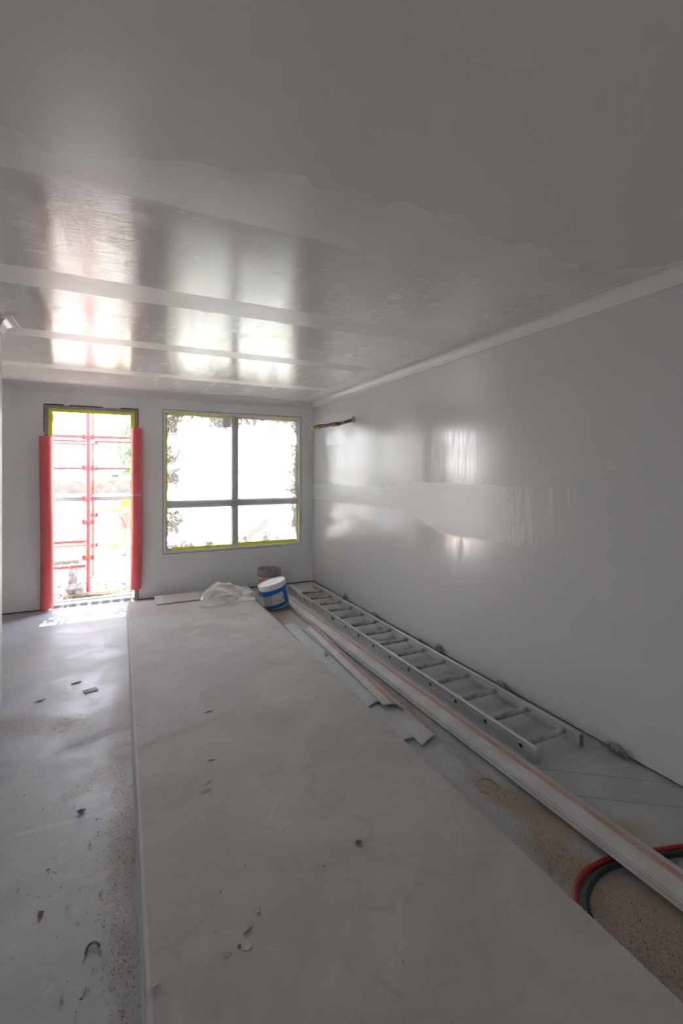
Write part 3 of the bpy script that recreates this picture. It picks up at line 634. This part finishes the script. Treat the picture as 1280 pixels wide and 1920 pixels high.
wl = ['crumpled plaster scrap at the foot of the right wall, nearer than the ladder end', 'torn scrap at the foot of the right wall beside the near ladder end', 'standing torn scrap at the foot of the right wall, beside mid ladder',
      'small brown scrap at the foot of the right wall, just beyond the standing torn one', 'elongated scrap at the foot of the right wall, beside the far half of the ladder', 'farthest scrap at the foot of the right wall, near the corner']
for k, (y_, r, h) in enumerate(((1.66, .030, .8), (2.52, .028, .7), (3.28, .026, 1.3), (3.56, .020, .8), (4.415, .030, .6), (5.15, .028, 1.1))):
    tag(bm_obj('plaster_scrap', lump(r, (.5, 1.7, h), .6, k, 3), M['scrap'], smooth='auto', loc=(XR-.022, y_, .0)), wl[k], 'plaster scrap', 'scraps along the right wall')
bm = bmesh.new()
for k in range(150):
    y_ = random.choice([1.66, 1.6, 2.4, 2.45, 2.5, 3.3, 3.6, 4.4, 4.5, 5.1])+random.gauss(0, .10); r = random.uniform(.002, .007)
    m4 = Matrix.Translation((XR-random.uniform(.004, .03), y_, r*.5)) @ Matrix.Diagonal((1, random.uniform(1, 2.5), .7, 1)); bmesh.ops.create_icosphere(bm, subdivisions=1, radius=r, matrix=m4)
o = tag(bm_obj('wall_foot_crumbs', bm, M['scrap']), 'crumbs of plaster along the foot of the right wall', 'debris'); o['kind'] = 'stuff'
# sill-side plaster squeezed out below the end wall
bm = bmesh.new()
for k in range(120):
    x_ = random.choice([random.uniform(-1.2, -.82), random.uniform(.2, .32), random.uniform(2.0, 2.5)]); r = random.uniform(.003, .009)
    bmesh.ops.create_icosphere(bm, subdivisions=1, radius=r, matrix=Matrix.Translation((x_, YB-random.uniform(.004, .02), r*.6)) @ Matrix.Diagonal((2, .8, .8, 1)))
o = tag(bm_obj('end_wall_crumbs', bm, M['scrap']), 'crumbs of plaster along the foot of the end wall', 'debris'); o['kind'] = 'stuff'
ZB = .1062
def bit(name, label, cat, loc, r, sq, mat, seed, rot=0, group=None, amp=.4):
    return tag(bm_obj(name, lump(r, sq, amp, seed, 2), M[mat], smooth='auto', loc=loc, rot=(0, 0, rot)), label, cat, group)
bit('brown_chip', 'brown chip on the top board, right of its middle', 'chip', (.848, 1.622, ZB), .012, (1.1, .9, .55), 'brown', 3)
bit('brown_chip', 'small brown chip beside the pale disc on the near part of the top board', 'chip', (.330, 1.425, ZB), .006, (1, 1, .6), 'brown', 4)
bit('pale_chip', 'pale cream chip on the near part of the top board beyond the disc', 'chip', (.414, 1.515, ZB), .008, (1.2, .8, .5), 'crumb', 5)
bm = bmesh.new(); tube(bm, [(0, 0, 0), (0, 0, .002)], .015, 20); tag(bm_obj('plaster_disc', bm, M['crumb'], loc=(.353, 1.421, ZB)), 'thin round plaster disc on the near part of the top board', 'disc')
bit('pale_chip', 'flat whitish chip left of the round disc on the top board', 'chip', (.292, 1.42, ZB), .010, (1.4, .7, .2), 'crumb', 6)
bit('wood_sliver', 'thin wood sliver above the round disc on the top board', 'sliver', (.368, 1.465, ZB), .012, (1.4, .18, .15), 'brown', 7, .4)
bit('wood_sliver', 'wood sliver on the top board below the ladder-side scuff, farther one', 'sliver', (.486, 2.915, ZB), .016, (1.6, .2, .15), 'brown', 8, .2)
bit('wood_sliver', 'wood sliver on the top board just beyond the dark smudge', 'sliver', (.416, 2.416, ZB), .014, (1.6, .2, .15), 'brown', 9, -.2)
bit('torn_paper_tab', 'torn white paper tab at the near left edge of the top board', 'scrap', (.088, 1.425, ZB), .012, (1.3, .4, .35), 'crumb', 10, .2)
bit('wire_clip', 'crumpled metal clip on the pale cornice offcut', 'clip', (1.56, 3.56, .034), .017, (1.5, .8, 1.0), 'alu', 11, .8, amp=.6)
# small grey plate and pale offcuts near the partition
bm = box(-.045, .045, -.028, .028, 0, .006, .001); tag(bm_obj('metal_plate', bm, plain('dull_grey_plate', (.40, .42, .44), .65), loc=(-.199, 3.80, .0), rot=(0, 0, .25)), 'small pale metal plate on the floor beyond the swept sawdust', 'plate')
bit('paper_curl', 'pale torn curl on the floor beyond the metal plate', 'scrap', (-.304, 3.983, 0), .030, (1.3, .3, .15), 'crumb', 12, .35)
bit('paper_curl', 'pale torn curl on the floor nearer the partition end', 'scrap', (-.504, 3.781, 0), .028, (1.2, .35, .15), 'crumb', 13, .35)
bit('plaster_piece', 'grey broken piece on the floor between the two pale drips', 'scrap', (-.168, 2.455, 0), .012, (1.5, .5, .6), 'scrap', 14, .1)
bm = bmesh.new(); tube(bm, smooth_path([(-.022, -.008, .004), (-.016, .012, .006), (0, .016, .008), (.014, .006, .006), (.018, -.004, .004)], 5), .004, 6)
for v in bm.verts: v.co.z = max(.0005, v.co.z*1.1)
tag(bm_obj('wood_curl', bm, M['brown'], smooth=True, loc=(-.083, 1.73, 0)), 'brown wood curl on the floor near the board stack', 'wood curl')
bit('brown_chip', 'brown chip alone on the floor at far left front', 'chip', (-.259, 1.945, 0), .009, (1, 1.2, .7), 'brown', 15)
crumb = lump(.006, (1.3, .9, .8), .35, 21, 1); cme = None
G_ = 'pale plaster crumbs on the floor left of the board stack'
for k, (x_, y_) in enumerate(((-.099, 1.61), (-.088, 1.597), (-.136, 1.85), (-.089, 1.526), (-.12, 1.533), (-.11, 1.70), (-.06, 1.715), (-.055, 1.80), (-.175, 1.93), (-.205, 2.04), (-.12, 2.22), (-.10, 2.37), (-.09, 2.28), (-.07, 1.95), (-.26, 2.15), (-.16, 1.62), (-.05, 1.66), (-.35, 2.4), (-.33, 2.55), (-.02, 1.97), (-.08, 1.66), (-.35, 2.1), (.01, 1.7), (-.14, 2.0))):
    if k == 0: o = c0 = bm_obj('plaster_crumb', crumb, M['crumb'])
    else: o = c0.copy(); COL.objects.link(o)
    s = random.uniform(.5, 1.1); o.location = (x_, y_, 0); o.scale = (s, s, s); o.rotation_euler = (0, 0, random.uniform(0, 6)); tag(o, 'small pale plaster crumb on the grey floor left of the board stack', 'crumb', G_)
def flakes(name, label, spots, n, mats, size=(.002, .006), zb=0, curl=.3):
    bm = bmesh.new()
    for k in range(n):
        x, y, rx, ry, a = random.choices(spots, weights=[s[2]*s[3] for s in spots])[0]
        rr = math.sqrt(random.random())*random.choice((.9, 1.3)); th = random.uniform(0, 2*PI); u, v = rx*rr*math.cos(th), ry*rr*math.sin(th)
        X, Y = x+u*math.cos(a)-v*math.sin(a), y+u*math.sin(a)+v*math.cos(a); s = random.uniform(*size); L = s*random.uniform(.8, 2.2)
        d = random.uniform(0, PI); c, q = math.cos(d), math.sin(d); z = zb+.0006+random.uniform(0, s*.6)*max(0, 1-rr); tl = random.uniform(-.4, .4)*s
        b = [(-L/2, -s/3, 0), (L/2, -s/3, tl), (L/2, s/3, tl+.3*s), (-L/2, s/3, .3*s)]
        P4 = [bm.verts.new((X+p[0]*c-p[1]*q, Y+p[0]*q+p[1]*c, max(zb+.0004, z+p[2]))) for p in b]
        tp = bm.verts.new((X, Y, z+s*.22)); mi = random.randrange(len(mats))
        for i in range(4): bm.faces.new((P4[i], P4[(i+1) % 4], tp)).material_index = mi
        bm.faces.new(P4[::-1]).material_index = mi
    me = bpy.data.meshes.new(name); bm.to_mesh(me); bm.free()
    for m in mats: me.materials.append(M[m])
    o = bpy.data.objects.new(name, me); COL.objects.link(o); o['kind'] = 'stuff'; return tag(o, label, 'debris')
flakes('sawdust', 'brown sawdust and slivers swept across the grey floor left of the boards', [(-.45, 3.42, .42, .12, -.5), (-.05, 3.15, .30, .06, .35), (-.08, 2.72, .30, .05, .62), (.0, 2.1, .07, .8, 0), (.01, 1.35, .06, .4, 0)], 2600, ['saw_brown', 'saw_brown', 'saw', 'saw'], (.0015, .0045))
flakes('grit', 'scattered grit over the grey floor', [(-.4, 3.2, .5, 1.0, 0), (-.15, 2.0, .25, .7, 0)], 260, ['grit', 'crumb', 'saw_brown'], (.002, .005))
flakes('sawdust', 'yellow sawdust between the board stack and the long cornices', [(1.69, 1.70, .07, .20, .3), (1.63, 1.42, .08, .16, .2), (1.60, 1.25, .10, .1, 0), (1.64, .98, .14, .14, .3), (1.58, .85, .12, .12, 0), (1.70, 2.4, .035, .6, 0)], 5200, ['saw', 'saw', 'saw_brown', 'crumb'], (.0015, .0055))
flakes('sawdust', 'yellow sawdust line between the long cornices and the ladder', [(1.965, 3.0, .03, 1.6, 0), (2.18, 1.12, .16, .06, -.3)], 1500, ['saw', 'saw_brown'], (.0015, .004))
flakes('plaster_crumbs', 'cream plaster crumbs by the plastic on the far end of the top board', [(1.12, 4.70, .16, .15, 0), (1.0, 4.95, .2, .05, 0), (1.2, 4.45, .08, .1, 0)], 320, ['crumb', 'crumb', 'saw'], (.002, .008), zb=.1062)
flakes('board_grit', 'fine grit and splinters scattered over the top board', [(.7, 2.6, .8, 1.6, 0), (.4, 1.7, .4, .5, 0)], 130, ['grit', 'saw_brown', 'crumb'], (.002, .005), zb=.1062)

# ------------------------------------------------------------------ outside
GZ = -.13
t = NT('sunlit_rubble_ground'); n1 = t.noise(1.2, 8, .7); n2 = t.noise(14, 6, .8)
t.set(t.mix(t.ss(n2, .35, .65), t.mix(t.ss(n1, .3, .7), (.42, .37, .31), (.54, .48, .41)), (.60, .55, .48)), .9); t.bump(n2, .6, .03); M['ground'] = t.m
bm = bmesh.new(); N = 60; G = []
for j in range(N+1):
    row = []
    for i in range(N+1):
        X = -14+34*i/N; Y = YB+.26+24*(j/N)**1.5; h = .02*noise.noise(Vector((X*1.7, Y*1.7, 0)))+.03*noise.noise(Vector((X*.5, Y*.5, 3)))
        row.append(bm.verts.new((X, Y, GZ+h*min(1, (Y-YB)*1))))
    G.append(row)
for j in range(N):
    for i in range(N): bm.faces.new((G[j][i], G[j][i+1], G[j+1][i+1], G[j+1][i]))
sbox(bm, -300, 300, 30.5, 400, -.5, GZ); sbox(bm, -40, 40, -60, YR-.35, GZ-.2, -.12)
struct(bm_obj('ground', bm, M['ground'], smooth='auto'), 'bleached rubble ground outside the house', 'ground')
bm = bmesh.new(); 
for k in range(500):
    X, Y = random.uniform(-2.5, 2.5), random.uniform(7.3, 11); r = random.uniform(.012, .05); bmesh.ops.create_icosphere(bm, subdivisions=1, radius=r, matrix=Matrix.Translation((X, Y, GZ+r*.2)) @ Matrix.Rotation(random.uniform(0, 6), 4, 'Z') @ Matrix.Diagonal((1.4, .9, .6, 1)))
o = tag(bm_obj('rubble', bm, M['ground']), 'loose stones scattered on the ground outside the door', 'rubble'); o['kind'] = 'stuff'
bm = bmesh.new()
for k in range(420):
    X, Y = random.uniform(-1.6, .8), random.uniform(6.9, 10.2); r = random.uniform(.006, .022); bmesh.ops.create_icosphere(bm, subdivisions=1, radius=r, matrix=Matrix.Translation((X, Y, GZ+.01+r*.3)) @ Matrix.Rotation(random.uniform(0, 6), 4, 'Z') @ Matrix.Diagonal((1.8, .9, .5, 1)))
o = tag(bm_obj('brown_rubble', bm, plain('brown_rubble_stone', (.13, .095, .065), .9)), 'brown stone chips scattered on the ground beyond the door sill', 'rubble'); o['kind'] = 'stuff'
tag(bm_obj('shade_rubble_strip', box(-2.4, -.72, 10.02, 10.14, GZ-.01, GZ+.07, .004), plain('dark_shade_rubble', (.10, .085, .07), .9)), 'dark strip for the shadow and rubble at the foot of the white panels outside', 'timber')  # dark slab stands in for the shadow and rubble strip under the panels
M['hill'] = plain('hazy_hill', (.004, .022, .05), .9, var=.2, scale=.05)
bm = bmesh.new(); prev = None
for i in range(61):
    X = -260+520*i/60; h = 5.0+1.6*noise.noise(Vector((X*.02, 0, 0)))+.8*noise.noise(Vector((X*.11, 2, 0)))
    cur = [bm.verts.new(p) for p in ((X, 300, -1), (X, 330, h*.7), (X, 350, h), (X, 400, -1))]
    if prev: [bm.faces.new((prev[k], prev[k+1], cur[k+1], cur[k])) for k in range(3)]
    prev = cur
struct(bm_obj('hill', bm, M['hill'], smooth=True), 'low blue hill on the horizon', 'hill')

M['scaf'] = plain('red_scaffold_paint', (.60, .06, .07), .55, var=.2, scale=18); M['scaf_o'] = plain('orange_red_paint', (.66, .13, .08), .55, var=.2, scale=18)
M['galv'] = plain('galvanised_steel', (.44, .43, .40), .5, .3, var=.1)
M['scaf_board'] = plain('grey_plank_steel', (.20, .19, .175), .5, .3, var=.1, scale=6)
def plank(x0, x1, y0, wd, z, r=.019, lip=.058):            # perforated steel plank: real round-ish holes, folded sides
    bm = bmesh.new(); px_, py_ = .105, .055; nx = int((x1-x0)/px_)
    sx_ = (x1-x0)/nx; my = .02; ry_ = (wd-2*my)/4
    cells = []
    rw = (wd-2*my)/2
    zt = z
    def quadf(a, b, c, d): bm.faces.new([bm.verts.new((p[0], p[1], zt)) for p in (a, b, c, d)])
    quadf((x0, y0), (x1, y0), (x1, y0+my), (x0, y0+my)); quadf((x0, y0+wd-my), (x1, y0+wd-my), (x1, y0+wd), (x0, y0+wd))
    for j in range(2):
        ya, yb = y0+my+rw*j, y0+my+rw*(j+1); off = (j % 2)*.5
        if off: quadf((x0, ya), (x0+sx_/2, ya), (x0+sx_/2, yb), (x0, yb)); quadf((x1-sx_/2, ya), (x1, ya), (x1, yb), (x1-sx_/2, yb))
        for i in range(nx-(1 if off else 0)):
            xa = x0+sx_*(i+off); xb = xa+sx_; cx, cy = (xa+xb)/2, (ya+yb)/2
            inn = [(cx+r*math.cos(a), cy+r*math.sin(a)) for a in [PI/8+PI/4*k for k in range(8)]]
            out = [(xb, cy+(yb-cy)*.5), (cx+(xb-cx)*.5, yb), (cx-(xb-cx)*.5, yb), (xa, cy+(yb-cy)*.5), (xa, cy-(yb-cy)*.5), (cx-(xb-cx)*.5, ya), (cx+(xb-cx)*.5, ya), (xb, cy-(yb-cy)*.5)]
            iv = [bm.verts.new((*p, zt)) for p in inn]; ov = [bm.verts.new((*p, zt)) for p in out]
            cc = [bm.verts.new((*p, zt)) for p in ((xb, yb), (xa, yb), (xa, ya), (xb, ya))]
            for k in range(8): bm.faces.new((iv[k], iv[(k+1) % 8], ov[(k+1) % 8], ov[k]))
            for k, q in enumerate(((0, 1), (2, 3), (4, 5), (6, 7))): bm.faces.new((ov[q[0]], cc[k], ov[q[1]]))
    for yy_ in (y0, y0+wd): bm.faces.new([bm.verts.new(p) for p in ((x0, yy_, z-lip), (x1, yy_, z-lip), (x1, yy_, z), (x0, yy_, z))])
    for xx_ in (x0, x1): bm.faces.new([bm.verts.new(p) for p in ((xx_, y0, z-lip), (xx_, y0+wd, z-lip), (xx_, y0+wd, z), (xx_, y0, z))])
    return bm
sf = thing('scaffold', 'red steel scaffold outside the open door with grey plank decks', 'scaffold', (0, 0, 0))
YA, YC = 7.41, 8.65
posts = [(-2.9, YA), (-.42, YA), (.43, YA), (-2.9, YC), (-.42, YC), (.43, YC)]
for k, (x_, y_) in enumerate(posts):
    bm = bmesh.new(); tube(bm, [(x_, y_, GZ+.03), (x_, y_, 5.2)], .0245, 12); po = bm_obj('standard', bm, M['scaf'] if y_ == YA else M['scaf_o'], sf, 'auto')
    for z_ in (.38, .88, 1.21, 1.65, 2.08, 2.6, 3.1):
        bm = bmesh.new(); tube(bm, [(x_, y_, z_-.03), (x_, y_, z_-.01), (x_, y_, z_+.012), (x_, y_, z_+.03)], [.034, .046, .046, .030], 12); sbox(bm, x_-.075, x_-.035, y_-.012, y_+.012, z_-.02, z_+.045); sbox(bm, x_+.035, x_+.075, y_-.012, y_+.012, z_-.02, z_+.045)
        bm_obj('coupler', bm, M['scaf'], po, 'auto')
    bm = bmesh.new(); sbox(bm, x_-.09, x_+.09, y_-.09, y_+.09, GZ+.015, GZ+.025); tube(bm, [(x_, y_, GZ+.02), (x_, y_, GZ+.2)], .017, 10); bm_obj('base_plate', bm, M['galv'], sf)
def rail(y_, z_, xs=(-2.9, -.42, .43), r=.0215, mat='scaf'):
    for a, b in zip(xs, xs[1:]):
        bm = bmesh.new(); tube(bm, [(a+.03, y_, z_), (b-.03, y_, z_)], r, 10); bm_obj('ledger', bm, M[mat], sf, 'auto')
rail(YA, 2.095); rail(YC, 2.11); rail(YA, 1.65, r=.017); rail(YA, .62, (-2.9, -.42), r=.02); rail(YA, .275, (-2.9, -.42)); rail(YC, .40, (-2.9, -.42), r=.02, mat='scaf_o'); rail(YA, 3.12); rail(YC, 3.12); rail(YC, 1.19)
rail(YA+.02, 1.99, (-2.9, -.42), r=.012)
for x_ in (-2.9, -.42, .43):
    for z_ in (2.08, 1.19, 3.12):
        bm = bmesh.new(); tube(bm, [(x_, YA if z_ != 3.12 else 6.62, z_), (x_, YC, z_)], .021, 10); bm_obj('transom_tube', bm, M['scaf_o'], sf, 'auto')
for k in range(5):
    for zz_, xa, xb in ((1.245, -2.85, -.45), (1.245, -.40, .42), (3.19, -2.85, -.45), (3.19, -.40, .42)):
        if zz_ > 2 and k > 2: continue
        bm_obj('plank', plank(xa, xb, YA+.03+.243*k, .233, zz_), M['scaf_board'], sf)
for k in range(2):
    for xa, xb in ((-2.85, -.45), (-.40, .42)): bm_obj('plank', plank(xa, xb, 6.93+.255*k, .233, 3.19), M['scaf_board'], sf)
M['toe'] = plain('weathered_toe_board', (.25, .235, .20), .8, var=.15, scale=8)
for xa, xb in ((-2.88, -.44), (-.40, .42)):
    if xa < -1: bm = bmesh.new(); sbox(bm, xa, xb, YC-.048, YC-.03, 1.25, 1.465); bm_obj('toe_board', bm, M['toe'], sf)
    else: bm_obj('toe_board', plank(xa, xb, 0, .215, 0, .009, .02), M['toe'], sf, loc=(0, YC-.075, 1.25), rot=(PI/2, 0, 0))
bm = bmesh.new(); sbox(bm, -.72, .02, YA-.07, YA+.05, GZ-.005, GZ+.04); tag(bm_obj('sole_board', bm, M['timber'], rot=(0, 0, 0)), 'timber sole board under the front scaffold post', 'board')
# grey sack of rubble by the post
M['sack'] = plain('grey_sack', (.30, .28, .27), .9, var=.3, scale=14, bump=.6)
tag(bm_obj('rubble_sack', lump(.09, (1.2, .9, .9), .5, 33, 3), M['sack'], smooth=True, loc=(-.57, 7.36, GZ)), 'low crumpled grey sack by the foot of the front scaffold post', 'sack')
tag(bm_obj('rubble_sack', lump(.07, (.9, .9, 2.2), .35, 35, 3), M['sack'], smooth=True, loc=(-.66, 8.0, GZ)), 'upright grey sack behind the foot of the scaffold post', 'sack')
# white panels leaning, left beyond the scaffold
M['white_panel'] = plain('white_panel', (.72, .73, .74), .6, var=.02)
for k, (x0_, wd_) in enumerate(((-2.3, .95), (-1.28, .58))):
    o = bm_obj('white_panel', box(0, wd_, 0, .04, 0, 1.15, .004), M['white_panel'], loc=(x0_, 10.25+.15*k, GZ+.02), rot=(-.12, 0, .04)); tag(o, ['wide white panel leaning outside left of the scaffold posts', 'narrower white panel leaning beside the wide one outside'][k], 'panel', 'white panels outside')
    tag(bm_obj('panel_prop', box(0, .05, 0, .05, 0, .75), M['timber'], loc=(x0_+wd_*.5, 10.86, GZ), rot=(.3, 0, 0)), ['timber prop behind the wide white panel outside', 'timber prop behind the narrower white panel outside'][k], 'prop')
# trestle bench with timber, and bins under it
M['yellow_wood'] = plain('yellow_form_ply', (.62, .42, .16), .7, var=.12, scale=12)
M['orange'] = plain('orange_handle', (.75, .28, .03), .5)
tb = thing('work_bench', 'trestle bench with stacked timbers outside beyond the scaffold', 'bench', (0, 0, 0))
by = 11.4
bm_obj('bench_top', box(-.55, .35, by-.3, by+.35, .62, .67), M['yellow_wood'], tb)
for k, (a, b) in enumerate(((-.52, -.30), (-.28, -.02), (.0, .28))): bm_obj('timber_offcut', box(a, b, by-.34, by-.1, .38, .46), M['timber'] if k != 1 else M['yellow_wood'], tb)
bm_obj('shelf', box(-.55, .35, by-.3, by+.3, .34, .38), M['yellow_wood'], tb)
for x_ in (-.52, .32):
    for y_ in (by-.27, by+.3): bm_obj('leg', box(x_-.025, x_+.025, y_-.025, y_+.025, GZ, .62), M['yellow_wood'], tb)
def tub(label, x_, y_, r, h):
    b = thing('tub', label, 'tub', (x_, y_, GZ+.01), group='white tubs outside'); bm = bmesh.new(); lathe(bm, [(0, 0), (r*.85, 0), (r, h), (r*1.06, h), (r*1.06, h+.02), (r*.97, h+.02), (r*.83, .01), (0, .01)], 28); bm_obj('body', bm, M['white_plastic'], b, 'auto')
    bm = bmesh.new(); tube(bm, [(r*1.05*math.cos(a), r*1.05*math.sin(a), h-.02-.09*math.sin(a-PI)) for a in [PI+PI*k/12 for k in range(13)]], .004, 6); bm_obj('handle', bm, M['galv'], b, True); return b
tub('white tub outside nearest the scaffold post', -.46, 10.6, .15, .26); tub('white tub outside under the right end of the bench', .10, 10.8, .17, .30); tb2 = tub('white tub with green label outside, between the other two', -.18, 10.95, .13, .24)
M['green_label'] = plain('green_label', (.35, .62, .08), .5); bm = bmesh.new(); lathe(bm, [(.124, .12), (.131, .20), (.133, .20), (.126, .12)], 28); bm_obj('label_wrap', bm, M['green_label'], tb2, True)

# worker beyond the scaffold
M['skin'] = plain('skin', (.36, .17, .11), .5, var=.05); M['vest'] = plain('hi_vis_cloth', (.42, .62, .03), .8, var=.05); M['shorts'] = plain('khaki_cloth', (.17, .12, .10), .9, var=.12, scale=20)
M['boot'] = plain('grey_boot', (.16, .17, .20), .7); M['navy'] = plain('navy_cloth', (.05, .06, .10), .8)
pr = thing('person', 'worker in yellow vest, shorts and white hard hat bending to the bench outside', 'person', (.12, 10.35, GZ), (0, 0, PI/2+.15))
def skin(name, V, E_, R, mat, parent, root=0, sub=2):
    me = bpy.data.meshes.new(name); me.from_pydata(V, E_, []); o = bpy.data.objects.new(name, me); COL.objects.link(o); o.parent = parent; me.materials.append(mat)
    m = o.modifiers.new('skin', 'SKIN'); m.use_smooth_shade = True
    for i, r in enumerate(R): me.skin_vertices[0].data[i].radius = (r, r) if not isinstance(r, tuple) else r
    me.skin_vertices[0].data[root].use_root = True
    s = o.modifiers.new('sub', 'SUBSURF'); s.levels = sub; s.render_levels = sub; return o
# person's own frame: +Y is the way he faces, X to his right
Vb = [(0, 0, .95), (0, .02, 1.10), (0, .07, 1.28), (0, .11, 1.43), (0, .14, 1.52), (0, .18, 1.60), (0, .185, 1.68),
      (.19, .11, 1.41), (.25, .20, 1.15), (.22, .42, 1.02), (.21, .50, .99),
      (-.19, .11, 1.41), (-.25, .20, 1.15), (-.22, .42, 1.04), (-.21, .50, 1.01),
      (.10, 0, .90), (.12, .05, .50), (.12, -.02, .10), (.12, .02, .05), (-.10, 0, .90), (-.12, -.12, .50), (-.12, -.22, .10), (-.12, -.18, .05)]
Eb = [(0,1),(1,2),(2,3),(3,4),(4,5),(5,6),(3,7),(7,8),(8,9),(9,10),(3,11),(11,12),(12,13),(13,14),(0,15),(15,16),(16,17),(17,18),(0,19),(19,20),(20,21),(21,22)]
Rb = [(.15,.11), (.14,.10), (.16,.11), (.13,.09), .055, .085, .08, .065, .045, .033, .028, .065, .045, .033, .028, .09, .058, .04, .04, .09, .058, .04, .04]
skin('body', Vb, Eb, Rb, M['skin'], pr)
skin('vest', [(0, .0, .98), (0, .03, 1.12), (0, .075, 1.28), (0, .115, 1.42), (.17, .11, 1.42), (-.17, .11, 1.42)], [(0,1),(1,2),(2,3),(3,4),(3,5)], [(.175,.135), (.165,.125), (.185,.135), (.15,.11), .082, .082], M['vest'], pr)
skin('shorts', [(0, 0, .98), (.10, .0, .86), (.12, .04, .56), (-.10, 0, .86), (-.12, -.09, .56)], [(0,1),(1,2),(0,3),(3,4)], [(.165,.13), .115, .095, .115, .095], M['shorts'], pr)
for s, fy in ((.12, .02), (-.12, -.18)):
    skin('boot', [(s, fy-.05, .07), (s, fy+.05, .05), (s, fy+.17, .04), (s, fy-.05, .17)], [(0,1),(1,2),(0,3)], [.055, .052, .045, .052], M['boot'], pr)
for s in (.21, -.21):
    hz = .98 if s > 0 else 1.0
    hv = [(s, .50, hz), (s, .57, hz-.01)]; he = [(0, 1)]; hr = [.026, .032]
    hand = skin('hand', hv, he, hr, M['skin'], pr)
    for k in range(4):
        ox = (k-1.5)*.018; L = (.028, .034, .032, .024)[k]; skin('finger', [(s+ox, .58, hz-.01), (s+ox, .58+L, hz-.022), (s+ox, .575+L, hz-.05)], [(0,1),(1,2)], [.009, .0085, .008], M['skin'], hand, sub=1)
    th_ = -1 if s > 0 else 1; skin('finger', [(s+th_*.025, .54, hz-.01), (s+th_*.045, .57, hz-.02), (s+th_*.04, .60, hz-.04)], [(0,1),(1,2)], [.011, .010, .009], M['skin'], hand, sub=1)
bm = bmesh.new(); bmesh.ops.create_uvsphere(bm, u_segments=24, v_segments=12, radius=.135)
for v in bm.verts:
    v.co.x *= .90
    if v.co.z < 0: v.co.z *= .05
bmesh.ops.create_cone(bm, segments=24, radius1=.155, radius2=.150, depth=.008, cap_ends=True, matrix=Matrix.Translation((0, .035, -.005)))
bm_obj('hard_hat', bm, M['white_plastic'], pr, 'auto', loc=(0, .195, 1.715), rot=(-.25, 0, 0))
bm = bmesh.new(); sbox(bm, -.075, .075, .0, .02, -.018, .018); sbox(bm, -.095, -.085, -.09, .01, -.008, .008); sbox(bm, .085, .095, -.09, .01, -.008, .008); sbox(bm, -.095, .095, .0, .01, -.004, .008); bm_obj('sunglasses', bm, M['black'], pr, loc=(0, .275, 1.655), rot=(-.2, 0, 0))
bm = bmesh.new(); bmesh.ops.create_icosphere(bm, subdivisions=2, radius=.016, matrix=Matrix.Translation((0, .285, 1.63)) @ Matrix.Diagonal((.8, 1.2, 1.5, 1))); bm_obj('nose', bm, M['skin'], pr, True)
bm = bmesh.new(); tube(bm, [(-.02, .268, 1.593), (0, .274, 1.592), (.02, .268, 1.593)], .005, 6); bm_obj('mouth', bm, M['brown'], pr, True)
for s in (-1, 1): bm = bmesh.new(); bmesh.ops.create_icosphere(bm, subdivisions=2, radius=.03, matrix=Matrix.Translation((s*.088, .175, 1.645)) @ Matrix.Diagonal((.35, .7, 1.1, 1))); bm_obj('ear', bm, M['skin'], pr, True)
bm = bmesh.new(); tube(bm, [(.60, 10.35, .80), (-.50, 10.42, .84)], .022, 8)
tag(bm_obj('long_pole', bm, M['orange'], smooth='auto'), 'orange pole held by the worker outside', 'pole')
bm = bmesh.new(); tube(bm, [(-.66, 10.7, GZ+.02), (-.62, 10.85, .72)], .02, 8); tag(bm_obj('orange_post', bm, M['orange'], smooth='auto'), 'short orange post leaning left of the bench outside', 'post')
# orange cord slung outside the window
bm = bmesh.new(); tube(bm, smooth_path([(.455, 7.43, 1.42), (.9, 7.8, 1.47), (1.5, 8.0, 1.36), (2.1, 8.0, 1.44), (2.8, 8.1, 1.43), (4.2, 8.6, 1.5)], 8), .011, 8); tag(bm_obj('rope', bm, M['orange'], smooth=True), 'orange rope slung across outside the window', 'rope')
# tree at the right, its branches showing past the door edge
M['leaf'] = plain('green_leaf', (.05, .13, .015), .6, var=.25, scale=4); M['bark'] = plain('bark', (.2, .14, .09), .9, bump=.4)
tr_ = thing('tree', 'leafy green tree showing past the right door jamb', 'tree', (1.16, 15.5, GZ))
bm = bmesh.new(); tube(bm, [(0, 0, 0), (.05, 0, 1.2), (0, .05, 2.4), (.1, 0, 3.6)], [.11, .09, .06, .03], 10)
for (a, b) in (((0, 0, 1.6), (-1.0, -.1, 2.1)), ((0, 0, 2.0), (-1.05, .1, 2.75)), ((0, 0, 2.2), (.8, .2, 3.1)), ((0, 0, 1.9), (.7, -.4, 2.5))): tube(bm, [a, ((a[0]+b[0])/2, (a[1]+b[1])/2, (a[2]+b[2])/2+.12), b], [.04, .025, .01], 7)
bm_obj('trunk', bm, M['bark'], tr_, 'auto')
bm = bmesh.new()
for c_, n_, s_ in (((-1.0, -.1, 1.85), 90, .16), ((-1.0, -.1, 2.3), 170, .22), ((-.95, .1, 2.9), 130, .22), ((.8, .2, 3.1), 260, .5), ((.7, -.4, 2.5), 260, .5), ((.1, 0, 3.5), 300, .6), ((-.35, 0, 3.3), 150, .35)):
    for k in range(n_):
        p = Vector(c_)+Vector([random.gauss(0, s_) for _ in range(3)])*.7; q = Matrix.Rotation(random.uniform(0, 6), 3, (random.random(), random.random(), random.random()+.1)); L = random.uniform(.08, .16)
        bm.faces.new([bm.verts.new(p+q@Vector(v)) for v in ((0, 0, 0), (L*.5, L*.28, .01), (L, 0, 0), (L*.5, -L*.28, .01))])
o = bm_obj('foliage', bm, M['leaf'], tr_); o['kind'] = 'stuff'
